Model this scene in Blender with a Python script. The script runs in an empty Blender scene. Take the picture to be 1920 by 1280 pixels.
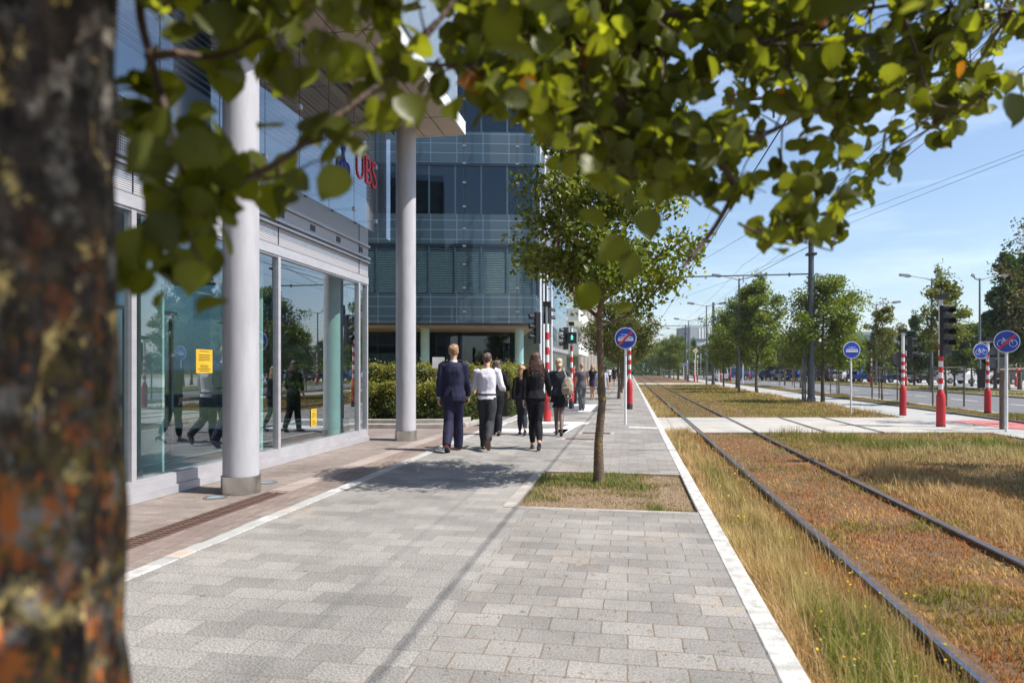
import bpy, bmesh, math, random
import numpy as np
from mathutils import Vector, Matrix, noise
R = math.radians
sc = bpy.context.scene
random.seed(7); rng = np.random.default_rng(7)

# ------------------------------------------------------------------ camera, sky, sun, exposure
FP, HY, HC, TH = 1280.0, 693.0, 1.45, R(9.75)      # focal length and horizon in photo pixels, eye height, yaw left of the street
CT, ST = math.cos(TH), math.sin(TH)
cam = bpy.data.cameras.new('camera'); co = bpy.data.objects.new('camera', cam); sc.collection.objects.link(co)
cam.sensor_width = 36; cam.lens = 24; cam.shift_y = (HY-640)/1920
cam.clip_start = 0.05; cam.clip_end = 6000
co.location = (0, 0, HC); co.rotation_euler = (R(90), 0, TH)
cam.dof.use_dof = True; cam.dof.focus_distance = 10.5; cam.dof.aperture_fstop = 2.3
sc.camera = co
SUN_EL, SUN_AZ = R(56), R(-5)                       # azimuth measured from +X towards +Y
sdir = Vector((math.cos(SUN_EL)*math.cos(SUN_AZ), math.cos(SUN_EL)*math.sin(SUN_AZ), math.sin(SUN_EL)))
sl = bpy.data.lights.new('sun', 'SUN'); sl.energy = 5.0; sl.angle = R(0.53); sl.color = (1, .955, .88)
so = bpy.data.objects.new('sun', sl); sc.collection.objects.link(so)
so.rotation_euler = sdir.to_track_quat('Z', 'Y').to_euler(); so.location = (20, 0, 40)
w = bpy.data.worlds.new('World'); sc.world = w; w.use_nodes = True
nt = w.node_tree; bg = nt.nodes['Background']
sky = nt.nodes.new('ShaderNodeTexSky'); sky.sky_type = 'NISHITA'; sky.sun_disc = False
sky.sun_elevation = SUN_EL; sky.sun_rotation = R(90)-SUN_AZ
sky.air_density = 1.0; sky.dust_density = .8; sky.ozone_density = 2.2
tc = nt.nodes.new('ShaderNodeTexCoord'); mp = nt.nodes.new('ShaderNodeMapping'); mp.inputs['Scale'].default_value = (1.2, 1.2, 9)
mp.inputs['Rotation'].default_value = (0.12, 0.1, 0)
nz = nt.nodes.new('ShaderNodeTexNoise'); nz.inputs['Scale'].default_value = 2.2; nz.inputs['Detail'].default_value = 9; nz.inputs['Roughness'].default_value = .62
rp = nt.nodes.new('ShaderNodeValToRGB'); rp.color_ramp.elements[0].position = .50; rp.color_ramp.elements[0].color = (0, 0, 0, 1)
rp.color_ramp.elements[1].position = .80; rp.color_ramp.elements[1].color = (.30, .30, .30, 1)
mx = nt.nodes.new('ShaderNodeMix'); mx.data_type = 'RGBA'; mx.inputs[7].default_value = (8.5, 9.2, 10.2, 1)
L = nt.links.new
L(tc.outputs['Generated'], mp.inputs[0]); L(mp.outputs[0], nz.inputs['Vector']); L(nz.outputs['Fac'], rp.inputs[0])
L(rp.outputs[0], mx.inputs[0]); L(sky.outputs[0], mx.inputs[6]); L(mx.outputs[2], bg.inputs[0])
bg.inputs[1].default_value = 0.115
sc.view_settings.view_transform = 'Standard'; sc.view_settings.look = 'None'; sc.view_settings.gamma = 1
sc.view_settings.exposure = 0.62
sc.cycles.max_bounces = 7; sc.cycles.transparent_max_bounces = 12; sc.cycles.caustics_reflective = False; sc.cycles.caustics_refractive = False
sc.cycles.use_denoising = True

# ------------------------------------------------------------------ coordinates (photo reading -> metres)
def W(xc, zc, h=0.0):                 # camera-axis metres (right, forward) to world
    return Vector((xc*CT - zc*ST, xc*ST + zc*CT, h))
def P(px, py, h=0.0):                 # where the ray through a photo point meets the level h
    z = FP*(HC-h)/(py-HY); return W((px-960)/FP*z, z, h)
def Q(px, py, d):                     # the point on that ray at forward distance d
    return W((px-960)/FP*d, d, HC+(HY-py)/FP*d)
def YX(px, X):                        # street distance at which a line at side offset X crosses column px
    k = (px-960)/FP; z = X/(k*CT-ST); return k*z*ST + z*CT

# ------------------------------------------------------------------ materials
def new_mat(name):
    m = bpy.data.materials.new(name); m.use_nodes = True
    return m, m.node_tree, m.node_tree.nodes['Principled BSDF']
def nd(t, typ, **kw):
    n = t.nodes.new(typ)
    for k, v in kw.items():
        if k in n.inputs: n.inputs[k].default_value = v
        else: setattr(n, k, v)
    return n
def c4(c): return (c[0], c[1], c[2], 1)
def M(name, col, rough=.6, metal=0, col2=None, scale=4, bump=0, bscale=60, coord='Object', spec=.5, stretch=(1, 1, 1), lo=.35, hi=.65, detail=6):
    m, t, b = new_mat(name)
    b.inputs['Base Color'].default_value = c4(col); b.inputs['Roughness'].default_value = rough; b.inputs['Metallic'].default_value = metal
    b.inputs['Specular IOR Level'].default_value = spec
    if col2 is None: col2 = tuple(c*.86 for c in col)
    tcn = nd(t, 'ShaderNodeTexCoord'); mpn = nd(t, 'ShaderNodeMapping'); mpn.inputs['Scale'].default_value = stretch
    t.links.new(tcn.outputs[coord], mpn.inputs[0])
    n = nd(t, 'ShaderNodeTexNoise', Scale=scale, Detail=detail, Roughness=.6); t.links.new(mpn.outputs[0], n.inputs['Vector'])
    r = nd(t, 'ShaderNodeValToRGB'); e = r.color_ramp.elements
    e[0].position = lo; e[0].color = c4(col); e[1].position = hi; e[1].color = c4(col2)
    t.links.new(n.outputs['Fac'], r.inputs[0]); t.links.new(r.outputs[0], b.inputs['Base Color'])
    if bump:
        n2 = nd(t, 'ShaderNodeTexNoise', Scale=bscale, Detail=4); t.links.new(mpn.outputs[0], n2.inputs['Vector'])
        bp = nd(t, 'ShaderNodeBump', Strength=bump, Distance=.02); t.links.new(n2.outputs['Fac'], bp.inputs['Height']); t.links.new(bp.outputs[0], b.inputs['Normal'])
    return m
def leaf_mat(name, trans=.45, rough=.45, spec=.4, tint=(1.25, 1.35, .45)):
    m, t, b = new_mat(name)
    a = nd(t, 'ShaderNodeAttribute'); a.attribute_name = 'Col'
    t.links.new(a.outputs['Color'], b.inputs['Base Color']); b.inputs['Roughness'].default_value = rough; b.inputs['Specular IOR Level'].default_value = spec
    tr = nd(t, 'ShaderNodeBsdfTranslucent'); mm = nd(t, 'ShaderNodeMix'); mm.data_type = 'RGBA'; mm.blend_type = 'MULTIPLY'; mm.inputs[0].default_value = 1
    mm.inputs[7].default_value = c4(tint); t.links.new(a.outputs['Color'], mm.inputs[6]); t.links.new(mm.outputs[2], tr.inputs[0])
    mix = nd(t, 'ShaderNodeMixShader'); mix.inputs[0].default_value = trans
    t.links.new(b.outputs[0], mix.inputs[1]); t.links.new(tr.outputs[0], mix.inputs[2])
    t.links.new(mix.outputs[0], t.nodes['Material Output'].inputs['Surface'])
    return m
def glass_mat(name, tint=(.7, .85, .85), base=.12, gain=1.0, rough=0.0, ripple=0.0):
    m, t, b = new_mat(name); t.nodes.remove(b)
    tr = nd(t, 'ShaderNodeBsdfTransparent'); tr.inputs[0].default_value = c4(tint)
    gl = nd(t, 'ShaderNodeBsdfGlossy'); gl.inputs['Roughness'].default_value = rough; gl.inputs[0].default_value = (.9, .95, 1, 1)
    lw = nd(t, 'ShaderNodeLayerWeight'); lw.inputs[0].default_value = .5; fr = nd(t, 'ShaderNodeMath'); fr.operation = 'POWER'; fr.inputs[1].default_value = 4.0; t.links.new(lw.outputs['Facing'], fr.inputs[0])
    ma = nd(t, 'ShaderNodeMath'); ma.operation = 'MULTIPLY_ADD'; ma.inputs[1].default_value = gain; ma.inputs[2].default_value = base; ma.use_clamp = True
    mix = nd(t, 'ShaderNodeMixShader')
    if ripple:
        tcn = nd(t, 'ShaderNodeTexCoord'); n = nd(t, 'ShaderNodeTexNoise', Scale=1.1, Detail=1); t.links.new(tcn.outputs['Object'], n.inputs['Vector'])
        bp = nd(t, 'ShaderNodeBump', Strength=ripple, Distance=.02); t.links.new(n.outputs['Fac'], bp.inputs['Height']); t.links.new(bp.outputs[0], gl.inputs['Normal'])
    t.links.new(fr.outputs[0], ma.inputs[0]); t.links.new(ma.outputs[0], mix.inputs[0]); t.links.new(tr.outputs[0], mix.inputs[1]); t.links.new(gl.outputs[0], mix.inputs[2])
    t.links.new(mix.outputs[0], t.nodes['Material Output'].inputs['Surface'])
    return m
def paving_mat(name, c1, c2, mortar, bw, bh, joint=.006, grain=.5, tan=0.0, offset=.5, rot=0, stain=.25):
    m, t, b = new_mat(name); lk = t.links.new
    tcn = nd(t, 'ShaderNodeTexCoord'); mpn = nd(t, 'ShaderNodeMapping'); mpn.inputs['Rotation'].default_value = (0, 0, rot)
    lk(tcn.outputs['Object'], mpn.inputs[0])
    # slight wobble of the joints
    wn = nd(t, 'ShaderNodeTexNoise', Scale=1.6, Detail=3); lk(mpn.outputs[0], wn.inputs['Vector'])
    va = nd(t, 'ShaderNodeVectorMath'); va.operation = 'MULTIPLY_ADD'; va.inputs[1].default_value = (.02, .02, 0); lk(wn.outputs['Color'], va.inputs[0]); lk(mpn.outputs[0], va.inputs[2])
    br = nd(t, 'ShaderNodeTexBrick'); br.offset = offset; br.inputs['Color1'].default_value = c4(c1); br.inputs['Color2'].default_value = c4(c2)
    br.inputs['Mortar'].default_value = c4(mortar); br.inputs['Scale'].default_value = 1; br.inputs['Mortar Size'].default_value = joint
    br.inputs['Brick Width'].default_value = bw; br.inputs['Row Height'].default_value = bh; br.inputs['Mortar Smooth'].default_value = .3; br.inputs['Bias'].default_value = 0
    lk(va.outputs[0], br.inputs['Vector'])
    g = nd(t, 'ShaderNodeTexNoise', Scale=90, Detail=3, Roughness=.7); lk(mpn.outputs[0], g.inputs['Vector'])
    gr = nd(t, 'ShaderNodeMapRange'); gr.inputs[1].default_value = .3; gr.inputs[2].default_value = .7; gr.inputs[3].default_value = 1-grain; gr.inputs[4].default_value = 1+grain*.8; lk(g.outputs['Fac'], gr.inputs[0])
    mu = nd(t, 'ShaderNodeVectorMath'); mu.operation = 'SCALE'; lk(br.outputs['Color'], mu.inputs[0]); lk(gr.outputs[0], mu.inputs['Scale'])
    s = nd(t, 'ShaderNodeTexNoise', Scale=.9, Detail=7, Roughness=.62); lk(mpn.outputs[0], s.inputs['Vector'])
    sr = nd(t, 'ShaderNodeMapRange'); sr.inputs[1].default_value = .35; sr.inputs[2].default_value = .7; sr.inputs[3].default_value = 1.1; sr.inputs[4].default_value = 1-stain; lk(s.outputs['Fac'], sr.inputs[0])
    mu2 = nd(t, 'ShaderNodeVectorMath'); mu2.operation = 'SCALE'; lk(mu.outputs[0], mu2.inputs[0]); lk(sr.outputs[0], mu2.inputs['Scale'])
    last = mu2.outputs[0]
    vg = nd(t, 'ShaderNodeTexVoronoi', Scale=3.1); lk(mpn.outputs[0], vg.inputs['Vector'])      # gum and oil spots
    vr = nd(t, 'ShaderNodeMapRange'); vr.inputs[1].default_value = .05; vr.inputs[2].default_value = .075; vr.inputs[3].default_value = .62; vr.inputs[4].default_value = 1; lk(vg.outputs['Distance'], vr.inputs[0])
    mu3 = nd(t, 'ShaderNodeVectorMath'); mu3.operation = 'SCALE'; lk(last, mu3.inputs[0]); lk(vr.outputs[0], mu3.inputs['Scale']); last = mu3.outputs[0]
    if tan:       # dry grass and sand lying on the slabs
        d = nd(t, 'ShaderNodeTexNoise', Scale=14, Detail=8, Roughness=.8); lk(mpn.outputs[0], d.inputs['Vector'])
        d2 = nd(t, 'ShaderNodeTexNoise', Scale=1.3, Detail=2); lk(mpn.outputs[0], d2.inputs['Vector'])
        ad = nd(t, 'ShaderNodeMath'); ad.operation = 'MULTIPLY'; lk(d.outputs['Fac'], ad.inputs[0]); lk(d2.outputs['Fac'], ad.inputs[1])
        dr = nd(t, 'ShaderNodeMapRange'); dr.inputs[1].default_value = .34; dr.inputs[2].default_value = .42; dr.inputs[4].default_value = tan; lk(ad.outputs[0], dr.inputs[0])
        mi = nd(t, 'ShaderNodeMix'); mi.data_type = 'RGBA'; mi.inputs[7].default_value = (.42, .29, .17, 1); lk(dr.outputs[0], mi.inputs[0]); lk(last, mi.inputs[6]); last = mi.outputs[2]
    lk(last, b.inputs['Base Color']); b.inputs['Roughness'].default_value = .85; b.inputs['Specular IOR Level'].default_value = .25
    sub = nd(t, 'ShaderNodeMath'); sub.operation = 'MULTIPLY_ADD'; sub.inputs[1].default_value = -1.2; lk(br.outputs['Fac'], sub.inputs[0]); lk(g.outputs['Fac'], sub.inputs[2])
    bp = nd(t, 'ShaderNodeBump', Strength=.35, Distance=.004); lk(sub.outputs[0], bp.inputs['Height']); lk(bp.outputs[0], b.inputs['Normal'])
    return m
def wood_ring(name): return M(name, (.20, .15, .11), .8, col2=(.10, .075, .06), scale=6, bump=.4, bscale=30, stretch=(6, 6, .8))

MT = dict(
 white=M('white_paint', (.78, .78, .77), .45, col2=(.66, .66, .64), scale=9),
 red=M('red_plastic', (.58, .022, .03), .5, col2=(.38, .03, .03), scale=9, bump=.1, bscale=30, hi=.8, detail=10),
 redp=M('red_paint', (.6, .03, .035), .42), blackp=M('black_plastic', (.02, .021, .024), .35, bump=.05),
 darkfoot=M('black_rubber', (.035, .037, .045), .6),
 steel=M('galvanised_steel', (.42, .44, .45), .38, .75, col2=(.30, .31, .33), scale=14),
 brushed=M('brushed_steel', (.55, .52, .48), .28, .95, col2=(.42, .39, .36), scale=5, stretch=(1, 1, .1), bump=.15, bscale=90),
 mast=M('dark_grey_mast', (.09, .10, .115), .5, .3, col2=(.13, .14, .15), scale=8),
 lampgrey=M('lamp_grey', (.16, .17, .19), .45, .3), wire=M('black_wire', (.02, .02, .022), .5),
 blue=M('sign_blue', (.012, .055, .42), .35), signwhite=M('sign_white', (.82, .83, .84), .35), signback=M('sign_back_grey', (.12, .115, .12), .55, .3),
 rail=M('rail_side_rust', (.075, .042, .032), .75, .2, col2=(.14, .09, .06), scale=18, bump=.3),
 railtop=M('rail_polished_top', (.26, .30, .37), .3, 1.0, col2=(.16, .17, .20), scale=30),
 alu=M('aluminium', (.55, .54, .57), .42, .35, col2=(.42, .41, .44), scale=2.5, stretch=(1, 1, 3), hi=.8, detail=10), aludark=M('aluminium_dark', (.05, .055, .07), .5, .2),
 column=M('column_grey_paint', (.47, .46, .49), .55, col2=(.36, .35, .38), scale=6, bump=.2, bscale=9, stretch=(1, 1, .22), hi=.8, detail=10),
 concrete=M('concrete', (.40, .37, .33), .85, col2=(.27, .245, .22), scale=5, bump=.3, bscale=50),
 kerbstone=M('pale_kerb_stone', (.56, .55, .53), .8, col2=(.33, .32, .30), scale=9, bump=.3, bscale=70, detail=10),
 soffit=M('beige_soffit', (.52, .44, .37), .6, col2=(.47, .40, .34), scale=2), gap=M('dark_joint', (.03, .028, .03), .8),
 asphalt=M('asphalt', (.10, .10, .108), .85, col2=(.15, .15, .155), scale=3, bump=.4, bscale=120),
 roadpaint=M('road_paint', (.74, .74, .72), .7, col2=(.52, .52, .50), scale=9, detail=10, lo=.45, hi=.75),
 redpaint=M('red_cycle_surface', (.46, .15, .14), .8, col2=(.36, .11, .10), scale=6),
 path=M('concrete_path', (.36, .36, .35), .85, col2=(.29, .29, .28), scale=1.3, bump=.2),
 yellow=M('notice_yellow', (.72, .44, .02), .6), paper=M('white_paper', (.8, .8, .82), .7), ink=M('ink', (.03, .025, .02), .8),
 stake=wood_ring('weathered_stake'),
 teal=M('teal_column', (.56, .78, .73), .6), tyre=M('tyre_rubber', (.02, .02, .02), .8), rim=M('wheel_rim', (.4, .4, .42), .35, .8),
 carglass=M('car_glass', (.012, .016, .02), .06, spec=.8), tail=M('tail_light_red', (.35, .01, .01), .3), head=M('headlight_clear', (.7, .72, .75), .15),
 manhole=M('rusty_cast_iron', (.17, .10, .075), .7, .4, col2=(.10, .06, .05), scale=20, bump=.4),
 diam=M('sign_yellow', (.75, .48, .03), .4),
)
GL = dict(shop=glass_mat('shop_window_glass', (.74, .87, .86), .26, 1.3, ripple=.02), skin=glass_mat('outer_glass_skin', (.66, .80, .88), .24, 1.2, ripple=.03),
          far=glass_mat('tinted_office_glass', (.60, .70, .74), .04, .6, ripple=.05), win=glass_mat('office_window_glass', (.42, .52, .57), .06, .8))

# ------------------------------------------------------------------ mesh helpers
col = sc.collection
def tag(o, label=None, cat=None, group=None, kind=None):
    if label: o['label'] = label
    if cat: o['category'] = cat
    if group: o['group'] = group
    if kind: o['kind'] = kind
    return o
def empty(name, loc=(0, 0, 0), rz=0, label=None, cat=None, group=None):
    o = bpy.data.objects.new(name, None); o.empty_display_size = .2; col.objects.link(o)
    o.location = loc; o.rotation_euler = (0, 0, rz); return tag(o, label, cat, group)
def children(o): return [c for c in col.objects if c.parent is o]
def copy_tree(o, parent=None):
    ch = KIDS.get(o.name, [])
    c = o.copy(); col.objects.link(c); c.parent = parent
    KIDS[c.name] = []
    for k in ch: KIDS[c.name].append(copy_tree(k, c))
    return c
KIDS = {}
class MB:
    def __init__(s): s.v = []; s.f = []; s.m = []; s.k = 0
    def add(s, vs, fs):
        n = len(s.v); s.v += [tuple(v) for v in vs]; s.f += [tuple(i+n for i in f) for f in fs]; s.m += [s.k]*len(fs); return s
    def mat(s, k): s.k = k; return s
    def box(s, x0, x1, y0, y1, z0, z1):
        return s.add([(x0, y0, z0), (x1, y0, z0), (x1, y1, z0), (x0, y1, z0), (x0, y0, z1), (x1, y0, z1), (x1, y1, z1), (x0, y1, z1)],
                     [(0, 3, 2, 1), (4, 5, 6, 7), (0, 1, 5, 4), (1, 2, 6, 5), (2, 3, 7, 6), (3, 0, 4, 7)])
    def tube(s, pts, rad, n=10, cap=True, side=None):
        pts = [Vector(p) for p in pts]
        if not isinstance(rad, (list, tuple)): rad = [rad]*len(pts)
        vs = []; up = Vector(side) if side else None
        for i, p in enumerate(pts):
            t = (pts[min(i+1, len(pts)-1)] - pts[max(i-1, 0)])
            t = t.normalized() if t.length > 1e-9 else Vector((0, 0, 1))
            if up is None: up = Vector((1, 0, 0)) if abs(t.x) < .8 else Vector((0, 1, 0))
            a = (up - t*up.dot(t)); a = a.normalized() if a.length > 1e-6 else t.orthogonal().normalized()
            up = a; b = t.cross(a); r = rad[i]; ra, rb = r if isinstance(r, (tuple, list)) else (r, r)
            for k in range(n):
                an = 2*math.pi*k/n; vs.append(p + a*math.cos(an)*ra + b*math.sin(an)*rb)
        fs = [(i*n+k, i*n+(k+1) % n, (i+1)*n+(k+1) % n, (i+1)*n+k) for i in range(len(pts)-1) for k in range(n)]
        if cap: fs += [tuple(range(n-1, -1, -1)), tuple((len(pts)-1)*n+k for k in range(n))]
        return s.add(vs, fs)
    def lathe(s, prof, n=20, c=(0, 0, 0)):
        vs = [(c[0]+r*math.cos(2*math.pi*k/n), c[1]+r*math.sin(2*math.pi*k/n), c[2]+z) for r, z in prof for k in range(n)]
        fs = [(i*n+k, i*n+(k+1) % n, (i+1)*n+(k+1) % n, (i+1)*n+k) for i in range(len(prof)-1) for k in range(n)]
        fs += [tuple(range(n-1, -1, -1)), tuple((len(prof)-1)*n+k for k in range(n))]
        return s.add(vs, fs)
    def ell(s, c, r, n=14, m=9, rot=None):
        vs = []; fs = []
        for i in range(m+1):
            ph = math.pi*i/m
            for k in range(n):
                a = 2*math.pi*k/n; v = Vector((r[0]*math.sin(ph)*math.cos(a), r[1]*math.sin(ph)*math.sin(a), r[2]*math.cos(ph)))
                if rot is not None: v = rot @ v
                vs.append(Vector(c)+v)
        for i in range(m):
            for k in range(n): fs.append((i*n+k, (i+1)*n+k, (i+1)*n+(k+1) % n, i*n+(k+1) % n))
        return s.add(vs, fs)
    def poly(s, pts, h=None, th=None):          # a flat polygon, or a prism when th is given
        pts = [Vector(p) for p in pts]; n = len(pts)
        if th is None: return s.add(pts, [tuple(range(n))])
        top = [p for p in pts]; bot = [p - Vector((0, 0, th)) for p in pts]
        return s.add(top+bot, [tuple(range(n)), tuple(range(2*n-1, n-1, -1))] + [(i+n, (i+1) % n + n, (i+1) % n, i) for i in range(n)])
    def build(s, name, mats, parent=None, smooth=False, bevel=0, rel=None, fix=True):
        me = bpy.data.meshes.new(name); vs = s.v
        if rel is not None: vs = [(v[0]-rel[0], v[1]-rel[1], v[2]-rel[2]) for v in vs]
        me.from_pydata(vs, [], s.f)
        if not isinstance(mats, (list, tuple)): mats = [mats]
        for m in mats: me.materials.append(m)
        me.polygons.foreach_set('material_index', s.m)
        if fix:
            b = bmesh.new(); b.from_mesh(me); bmesh.ops.recalc_face_normals(b, faces=b.faces[:])
            if bevel:
                bmesh.ops.bevel(b, geom=[e for e in b.edges if e.is_manifold and e.calc_face_angle(0) > .7], offset=bevel, segments=1, affect='EDGES')
            b.to_mesh(me); b.free()
        if smooth:
            me.polygons.foreach_set('use_smooth', [True]*len(me.polygons))
            try: me.set_sharp_from_angle(angle=R(50))
            except Exception: pass
        me.update()
        o = bpy.data.objects.new(name, me); col.objects.link(o)
        if parent is not None: o.parent = parent; KIDS.setdefault(parent.name, []).append(o)
        return o
def tri_mesh(name, V, T, mat, parent=None, C=None, smooth=False):
    me = bpy.data.meshes.new(name); V = np.asarray(V, np.float32); T = np.asarray(T, np.int32)
    me.vertices.add(len(V)); me.vertices.foreach_set('co', V.ravel())
    me.loops.add(T.size); me.loops.foreach_set('vertex_index', T.ravel())
    me.polygons.add(len(T)); me.polygons.foreach_set('loop_start', np.arange(0, T.size, 3, dtype=np.int32))
    if smooth: me.polygons.foreach_set('use_smooth', np.ones(len(T), bool))
    me.update(calc_edges=True)
    if C is not None:
        at = me.color_attributes.new('Col', 'FLOAT_COLOR', 'POINT'); cc = np.ones((len(V), 4), np.float32); cc[:, :3] = C; at.data.foreach_set('color', cc.ravel())
    for m in (mat if isinstance(mat, (list, tuple)) else [mat]): me.materials.append(m)
    o = bpy.data.objects.new(name, me); col.objects.link(o)
    if parent is not None: o.parent = parent; KIDS.setdefault(parent.name, []).append(o)
    return o
def scatter(tv, tt, pos, mats3, scale, colr):      # instances of a small triangle template baked to arrays
    N = len(pos); nv = len(tv)
    V = np.einsum('nij,vj->nvi', mats3, tv)*np.asarray(scale).reshape(N, 1, -1) + pos[:, None, :]
    T = (np.asarray(tt)[None] + (np.arange(N)*nv)[:, None, None]).reshape(-1, 3)
    C = np.repeat(colr, nv, axis=0)
    return V.reshape(-1, 3), T, C
def rot_rand(N, flat=1.0, r=rng):                  # random frames, with normals biased upwards by flat
    n = r.normal(size=(N, 3)); n[:, 2] = np.abs(n[:, 2])*flat + .05; n /= np.linalg.norm(n, axis=1)[:, None]
    a = r.normal(size=(N, 3)); a -= n*np.sum(a*n, 1)[:, None]; a /= np.linalg.norm(a, axis=1)[:, None]
    b = np.cross(n, a); return np.stack([a, b, n], axis=2)
def fnoise(x, y, s, seed=0):
    r = np.random.default_rng(seed); o = 0
    for k in range(7):
        an = r.uniform(0, 6.28); f = s*r.uniform(.6, 1.9); o = o + np.sin((x*math.cos(an)+y*math.sin(an))*f + r.uniform(0, 6.28) + 1.3*np.sin((y*math.cos(an)-x*math.sin(an))*f*.7))
    return o/7*1.7
LEAF_T = [(0, 1, 2), (0, 2, 3), (0, 4, 1), (0, 3, 5)]
def leaf_template(n=3):                            # ovate leaf with a folded midrib and a drooping tip
    v = [(-.5, 0, 0)]; w = [.36, .45, .37, .17]; xs = [-.36, -.1, .18, .38]
    for x, a in zip(xs, w): v += [(x, a, .06*a/.3), (x, 0, -.02-.12*(x+.5)**2), (x, -a, .06*a/.3)]
    v.append((.5, 0, -.17)); t = [(0, 2, 1), (0, 3, 2)]
    for i in range(3):
        a = 1+3*i; t += [(a, a+1, a+4), (a, a+4, a+3), (a+1, a+2, a+5), (a+1, a+5, a+4)]
    t += [(10, 11, 13), (11, 12, 13)]
    return np.array(v, float), np.array(t)
LT, LTT = leaf_template()
SL = np.array([(-.5, 0, 0), (0, .32, .07), (.5, 0, -.1), (0, -.32, .07)]); SLT = np.array([(0, 2, 1), (0, 3, 2)])   # small far leaf
LEAFMAT = leaf_mat('tree_leaf', .38); NEARLEAF = leaf_mat('near_leaf', .52, .42, .35, (2.1, 2.0, .55)); GRASSMAT = leaf_mat('grass_blade', .30, .7, .15, (1.1, 1.1, .8))

def text_mesh(txt, size, ext=.0, bold=0):
    cu = bpy.data.curves.new('t', 'FONT'); cu.body = txt; cu.size = size; cu.extrude = ext; cu.offset = bold
    o = bpy.data.objects.new('t', cu); col.objects.link(o); dg = bpy.context.evaluated_depsgraph_get()
    me = bpy.data.meshes.new_from_object(o.evaluated_get(dg)); bpy.data.objects.remove(o); return me

# ------------------------------------------------------------------ the ground
GZ = -0.12
def sheet(name, mat, pts, th=None, **kw):
    o = MB().poly(pts, th=th).build(name, mat); tag(o, kind='structure'); return o
def rect(x0, x1, y0, y1, z): return [(x0, y0, z), (x1, y0, z), (x1, y1, z), (x0, y1, z)]
dry = M('dry_ground', (.25, .18, .095), .95, col2=(.12, .13, .045), scale=.7, bump=.5, bscale=30, detail=10)
sheet('ground', dry, rect(-2500, 2500, -300, 3500, GZ-.05))
soil = M('track_soil', (.15, .07, .032), .95, col2=(.085, .065, .025), scale=1.2, bump=.6, bscale=40, detail=10, lo=.4, hi=.62)
sheet('track_bed', soil, rect(.82, 8.9, -6, 330, GZ-.035))
slab_r = paving_mat('grey_slab_paving', (.315, .295, .275), (.225, .212, .20), (.17, .13, .095), .29, .19, .0045, .55, tan=.75, stain=.32)
slab_l = paving_mat('fine_grey_paving', (.325, .308, .288), (.235, .224, .21), (.20, .175, .15), .30, .20, .0036, .8, tan=.35, stain=.32)
brick = paving_mat('brown_clinker_paving', (.27, .225, .20), (.205, .17, .155), (.15, .125, .11), .20, .10, .003, .3, stain=.3)
tile = paving_mat('light_square_paving', (.50, .47, .44), (.42, .39, .37), (.28, .25, .23), .16, .6, .004, .2)
# tree pit corner readings, metres
PX0, PX1, PY0, PY1 = -1.32, .69, 7.1, 9.75
def paving(name, mat, x0, x1, y0, y1):
    b = MB().box(x0, x1, y0, y1, -.30, 0); return tag(b.build(name, mat), kind='structure')
paving('pavement', slab_r, -1.05, .69, -6, PY0)
tag(MB().box(PX1-.001, .69, PY0, PY1, -.3, 0).box(-1.05, .69, PY1, 120, -.30, 0).build('pavement', slab_r), kind='structure')
tag(MB().box(-3.40, -1.05, -6, PY0, -.3, 0).box(-3.40, PX0, PY0, PY1, -.3, 0).box(-3.40, -1.05, PY1, 120, -.3, 0).build('pavement', slab_l), kind='structure')
tag(MB().box(PX0, PX0+.13, PY0, PY1, -.2, .012).box(PX0+.13, PX1, PY1-.05, PY1, -.2, .006).box(PX0+.13, PX1, PY0, PY0+.05, -.2, .006).build('pit_edging', MT['concrete'], bevel=.006), kind='structure')
sheet('pit_soil', M('pit_soil_litter', (.30, .215, .15), .95, col2=(.15, .11, .07), scale=25, bump=.8, bscale=60), rect(PX0+.13, PX1, PY0+.05, PY1-.05, -.03))
# pale stone strip on the left, brown forecourt, drain
b = MB(); y = -6.0
while y < 60:
    l = random.uniform(.16, .24); b.mat(random.choice([0, 2, 1, 2])).box(-3.545+random.uniform(-.008, .008), -3.405, y, y+l-.008, -.2, .004+random.uniform(0, .004)); y += l
tag(b.build('stone_strip', [MT['kerbstone'], M('pink_sett', (.46, .38, .32), .8, col2=(.36, .29, .25), scale=8), M('grey_sett', (.37, .37, .36), .8)], bevel=.004), kind='structure')
tag(MB().box(-60, -3.555, -6, 17.2, -.3, -.004).build('forecourt', brick), kind='structure')
tag(MB().box(-3.98, -3.70, -6, 17.2, -.1, -.0005).build('brown_gutter_row', paving_mat('clinker_row', (.26, .20, .175), (.20, .155, .14), (.12, .10, .09), .10, .2, .004, .2)), kind='structure')
tag(MB().box(-4.26, -3.99, 7.6, 17.2, -.1, .0).build('grip_tiles', paving_mat('ribbed_tiles', (.40, .34, .30), (.36, .30, .265), (.14, .11, .10), 3.0, .09, .012, .15)), kind='structure')
dr = empty('drain_grate', (-4.11, 5.0, 0), label='rusty slotted drain grate set in the brown forecourt paving', cat='drain')
b = MB().box(-.13, .13, -5, 2.5, -.05, -.02); b.build('channel', MT['gap'], dr)
b = MB()
for i in range(125): b.box(-.105, .105, -5+i*.06, -5+i*.06+.034, -.019, .003)
b.box(-.13, -.105, -5, 2.5, -.02, .004).box(.105, .13, -5, 2.5, -.02, .004).box(-.012, .012, -5, 2.5, -.02, .0045); b.build('grate', MT['manhole'], dr)
# kerb stones beside the track (one metre each)
b = MB(); y = -6.0
while y < 200:
    b.box(.69, .83, y, y+.992, -.32, .008+random.uniform(-.003, .003)); y += 1.0
tag(b.build('kerb', MT['kerbstone'], bevel=.008), kind='structure')
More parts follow.
